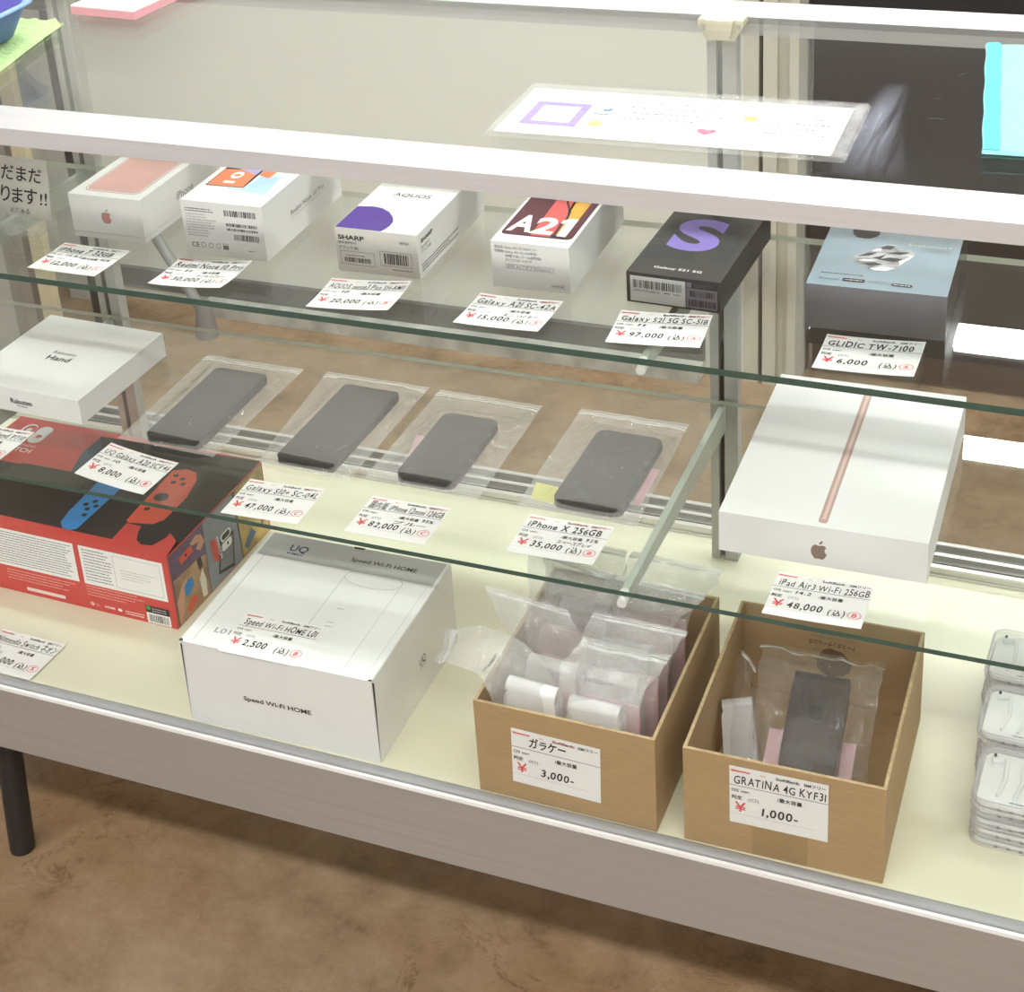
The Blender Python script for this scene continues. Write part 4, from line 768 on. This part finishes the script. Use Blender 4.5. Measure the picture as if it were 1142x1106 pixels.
# ------------------------------------------------------------------ earphone cases
CLEAR = glassy('clear_case_plastic', (0.99, 0.99, 0.99), 0.05, 0.03, 0.25); EWH = mat('white_earphone_plastic', (0.85, 0.85, 0.85), 0.3)
CRIM = mat('smoky_case_rim', (0.42, 0.40, 0.45), 0.2)
def ear_case():
    t = thing('earphone_case', (0, 0, 0), 'x', 'earphone case', 'clear earphone cases stacked at the right')
    W_, D_ = 0.066, 0.072
    b = MB(); b.prism(rrect(0, W_, 0, D_, 0.012, 6), 0.0002, 0.0096, CLEAR, WORLD, smooth=True); b.build('shell', t, 0.0012)
    b = MB(); b.line(rrect(0.0012, W_ - 0.0012, 0.0012, D_ - 0.0012, 0.011, 6), 0.0010, 0.0100, CRIM, WORLD, True); b.line(rrect(-0.0001, W_ + 0.0001, -0.0001, D_ + 0.0001, 0.0121, 6), 0.0009, 0.0048, CRIM, WORLD, True); tag(b.build('rim', t), 'smoky case rim')
    b = MB(); b.prism(rrect(0.004, W_ - 0.004, 0.004, D_ - 0.004, 0.009, 5), 0.001, 0.0050, EWH, WORLD, smooth=True); b.build('tray', t, 0.0008)
    b = MB()
    for u in (0.022, 0.036, 0.048): b.tube([(u, 0.060, 0.0066), (u + 0.002, 0.035, 0.0066), (u - 0.002, 0.014, 0.0066)], 0.0016, EWH, 8)
    for u in (0.014, 0.050): b.tube([(u - 0.004, 0.056, 0.0062), (u, 0.058, 0.0062), (u + 0.005, 0.060, 0.0062)], 0.0030, EWH, 10)
    for u in (0.012, 0.040): b.prism(ell(u, 0.060, 0.0013, 0.0022, 8), 0.0094, 0.0101, INK, WORLD)
    b.build('earphones', t)
    b = MB()
    for u in (0.024, 0.034, 0.044): b.prism([(u - .0018, 0.0002), (u + .0018, 0.0002), (u, 0.0030)], -0.0002, 0.0004, GREYINK, Fr((0, 0, 0.003), (1, 0, 0), (0, 0, 1)))
    b.smalltext(0.030, 0.052, 0.0038, 0.0062, 1, 0.0101, INK, WORLD); b.build('print', t)
    return t
e0 = ear_case(); first = True
order = ['topmost', 'second from the top', 'third from the top', 'fourth from the top', 'lowest']
for si, (sx, sy, sn) in enumerate(((-0.0975, 0.2090, 'front'), (-0.1030, 0.2925, 'middle'), (-0.1080, 0.3750, 'rear'))):
    for k in range(5):
        if first: t = e0; first = False
        else:
            t = e0.copy(); COL.objects.link(t)
            for ch in list(e0.children):
                c = ch.copy(); COL.objects.link(c); c.parent = t; c.matrix_parent_inverse = Matrix()
        jx = random.uniform(-0.0015, 0.0015); jy = random.uniform(-0.0015, 0.0015); jr = random.uniform(-0.03, 0.03) - 0.01
        t.location = (sx + jx, sy + jy, 0.0002 + k * 0.0103); t.rotation_euler = (0, 0, jr)
        t['label'] = 'clear earphone case, %s in the %s stack at the right' % (order[4 - k], sn)

# ------------------------------------------------------------------ things on the glass top
ZT = 0.6244
t = thing('poster', (-0.355, 0.25, ZT), 'white laminated poster with purple square frame and pink heart on the glass top', 'poster')
pf = Fr((-0.4895, 0.198, ZT), (1, 0.02, 0), (-0.02, 1, 0))
b = MB(); b.rect(-0.006, 0.275, -0.010, 0.110, 0.0003, LAMI, pf); b.grid(lambda u, v: pf(-0.004 + u * 0.277, -0.006 + v * 0.114, 0.0028 + noise.noise(Vector((u * 14, v * 7, 2))) * 0.0012), 40, 18, LAMI); b.build('laminate', t)
b = MB(); b.rect(0, 0.263, 0, 0.100, 0.0008, PAPER, pf)
LAV = flat('lavender_print', (0.36, 0.25, 0.74)); b.frame(0.014, 0.060, 0.020, 0.070, 0.007, 0.0012, LAV, pf)
BLU = flat('blue_print', (0.05, 0.22, 0.5)); b.poly([(pu * 0.008 + 0.073, pv * 0.010 + 0.056) for pu, pv in ((0, 0), (.4, .1), (1, .6), (.6, .6), (.5, 1), (.3, .5), (-.2, .6))], 0.0012, BLU, pf); b.smalltext(0.066, 0.082, 0.048, 0.053, 1, 0.0012, BLU, pf, ragged=0)
YEL = flat('yellow_print', (0.85, 0.85, 0.15)); b.poly([(a + 0.0, c) for a, c in ell(0.074, 0.030, 0.0055, 0.006, 10)], 0.0012, YEL, pf); b.poly(ell(0.190, 0.062, 0.0055, 0.006, 10), 0.0012, YEL, pf)
b.poly([(0.163 + 0.0075 * 16 * math.sin(a) ** 3 / 16, 0.029 + 0.0075 * (13 * math.cos(a) - 5 * math.cos(2 * a) - 2 * math.cos(3 * a) - math.cos(4 * a)) / 16) for a in [k * math.pi / 12 for k in range(24)]], 0.0012, flat('pink_print', (0.85, 0.12, 0.28)), pf)
b.smalltext(0.092, 0.180, 0.040, 0.088, 4, 0.0012, GREYINK, pf, 0.22, 0.5, 4.0); b.smalltext(0.092, 0.155, 0.024, 0.034, 1, 0.0012, PINK, pf, 0.4, 0.1, 3.0)
b.smalltext(0.205, 0.252, 0.030, 0.074, 4, 0.0012, GREYINK, pf, 0.26, 0.3, 2.5); b.build('paper', t)
# blue cloth
def cloth(name, poly_fn, nu, nv, th, m, label, cat, fuzz=0.0015, seam=None):
    t = thing(name, poly_fn(.5, .5), label, cat)
    def top(u, v):
        p = Vector(poly_fn(u, v)); e = min(u, 1 - u, v, 1 - v)
        k = min(1, e * 18); return p + V(0, 0, th * (0.25 + 0.75 * math.sqrt(k)) + noise.noise(p * 260) * fuzz + noise.noise(p * 700) * fuzz * 0.6)
    b = MB(); b.grid(top, nu, nv, m); b.grid(lambda u, v: Vector(poly_fn(u, v)), nu, nv, m)
    n1 = (nu + 1) * (nv + 1); per = [i for i in range(nu)] + [nu + (nu + 1) * j for j in range(nv)] + [(nu + 1) * nv + nu - i for i in range(nu)] + [(nu + 1) * (nv - j) for j in range(nv)]
    b.add([], [], m); mi = b.mi(m)
    for i in range(len(per)):
        a, c = per[i], per[(i + 1) % len(per)]; b.f.append((a, a + n1, c + n1, c)); b.m.append(mi); b.smooth.append(True)
    b.build('fabric', t)
    if seam:
        b = MB(); b.grid(lambda u, v: top(seam[0] + u * (seam[1] - seam[0]), 0.01 + 0.98 * v) + V(0, 0, 0.0012), 3, nv, seam[2]); tag(b.build('hem', t), 'darker stitched hem')
CY = mat('pale_turquoise_terry', (0.33, 0.80, 0.83), 0.95, var=0.10, scale=300, bump=0.6); CY2 = mat('turquoise_hem', (0.13, 0.66, 0.74), 0.95, var=0.1, scale=200)
cloth('cleaning_cloth', lambda u, v: (-0.152 + 0.028 * (1 - v) + u * 0.20 + 0.0004 * math.sin(v * 23), 0.232 + v * 0.245 + u * 0.01, ZT + 0.0004), 30, 50, 0.004, CY, 'turquoise cleaning cloth on the right of the glass top', 'cloth', 0.001, (0.005, 0.06, CY2))
GRN = mat('lime_green_terry', (0.58, 0.84, 0.38), 0.95, var=0.14, scale=260, bump=0.8)
def towel_fn(u, v):
    x = -1.30 + u * 0.28; y = 0.215 + v * 0.175 + 0.0
    x += 0.035 * (1 - v) ** 1.2 * u; y += 0.012 * math.sin(u * 5) + 0.01 * (u - 1) * v
    return (x, y, ZT + 0.0005)
cloth('towel', towel_fn, 50, 40, 0.007, GRN, 'lime green towel under the blue tray on the glass top', 'towel', 0.0035)
# blue tray
t = thing('plastic_tray', (-1.15, 0.34, ZT), 'blue plastic tray standing on the green towel', 'tray')
TB = mat('blue_tray_plastic', (0.075, 0.15, 0.40), 0.4); TBI = mat('violet_blue_tray_mat', (0.15, 0.13, 0.52), 0.5); TR = mat('light_blue_rim', (0.27, 0.45, 0.80), 0.35)
TX0, TX1, TY0, TY1 = -1.36, -1.000, 0.128, 0.336
def ring(ins, r, z): return [V(u, v, z) for u, v in rrect(TX0 + ins, TX1 - ins, TY0 + ins, TY1 - ins, r, 6)]
zb = ZT + 0.0108
prf = [(0.024, 0.018, zb), (0.021, 0.020, zb + 0.002), (0.006, 0.032, zb + 0.031), (0.005, 0.033, zb + 0.033)]
def loft(rings, m):
    n_ = len(rings[0]); b.add([p for R in rings for p in R], [(i * n_ + k, i * n_ + (k + 1) % n_, (i + 1) * n_ + (k + 1) % n_, (i + 1) * n_ + k) for i in range(len(rings) - 1) for k in range(n_)], m, True)
b = MB(); R0 = [ring(*q) for q in prf]; loft(R0, TB); b.add(R0[0], [tuple(range(len(R0[0])))[::-1]], TB)
R1 = [ring(0.008, 0.031, zb + 0.034), ring(0.010, 0.030, zb + 0.031), ring(0.026, 0.017, zb + 0.005)]; loft(R1, TBI); b.build('basin', t)
b = MB(); b.add(ring(0.0255, 0.0172, zb + 0.0052), [tuple(range(28))], TBI); b.build('bottom_mat', t)
b = MB(); loft([ring(0.005, 0.033, zb + 0.031), ring(0.0, 0.036, zb + 0.033), ring(0.0, 0.036, zb + 0.0345), ring(0.004, 0.034, zb + 0.036), ring(0.008, 0.031, zb + 0.034)], TR); tag(b.build('rim', t), 'light blue rim')
# note pad
t = thing('note_pad', (-0.98, 0.45, ZT), 'white paper pad with pink base beside the green towel', 'note pad')
pq = [(-1.034, 0.4125), (-0.955, 0.406), (-0.935, 0.600), (-1.015, 0.610)]
b = MB(); b.prism(pq, ZT + 0.0002, ZT + 0.008, mat('pink_pad_paper', (0.85, 0.42, 0.47), 0.7, var=0.08, scale=200, stretch=(1, 1, 20))); tag(b.build('pink_sheets', t), 'pink lower sheets')
b = MB(); b.prism(pq, ZT + 0.008, ZT + 0.0095, PAPER); b.build('white_sheets', t)
# sign and acrylic stand on the upper shelf
t = thing('acrylic_stand', (-1.13, 0.36, US), 'clear acrylic stand at the left end of the upper shelf', 'stand')
b = MB(); b.box(-1.20, -1.082, 0.352, 0.392, US + 0.0003, US + 0.003, ACRYL); b.build('base', t)
b = MB(); b.box(-1.20, -1.098, 0.352, 0.3545, US + 0.003, US + 0.036, ACRYL); b.build('front_lip', t)
b = MB(); sf = Fr((-1.169, 0.395, US + 0.0035), (1, -0.05, 0), (0, 0.12, 1))
b.rect(-0.09, 0.079, 0, 0.066, 0.0, mat('ivory_paper', (0.74, 0.71, 0.66), 0.7), sf); b.rect(-0.09, 0.079, 0, 0.066, -0.0006, mat('ivory_paper', (0.74, 0.71, 0.66), 0.7), sf)
b.hand('まだまだ', 0.000, 0.041, 0.0145, INK, sf, 0.072, 0.0004, 0.01); b.hand('あります!!', -0.006, 0.016, 0.0145, INK, sf, 0.082, 0.0004, 0.01); b.hand('まだある', 0.024, 0.004, 0.0045, GREYINK, sf, 0.026, 0.0004, 0.01)
tag(b.build('sign_card'), 'handwritten ivory sign card standing in the acrylic stand', 'sign')
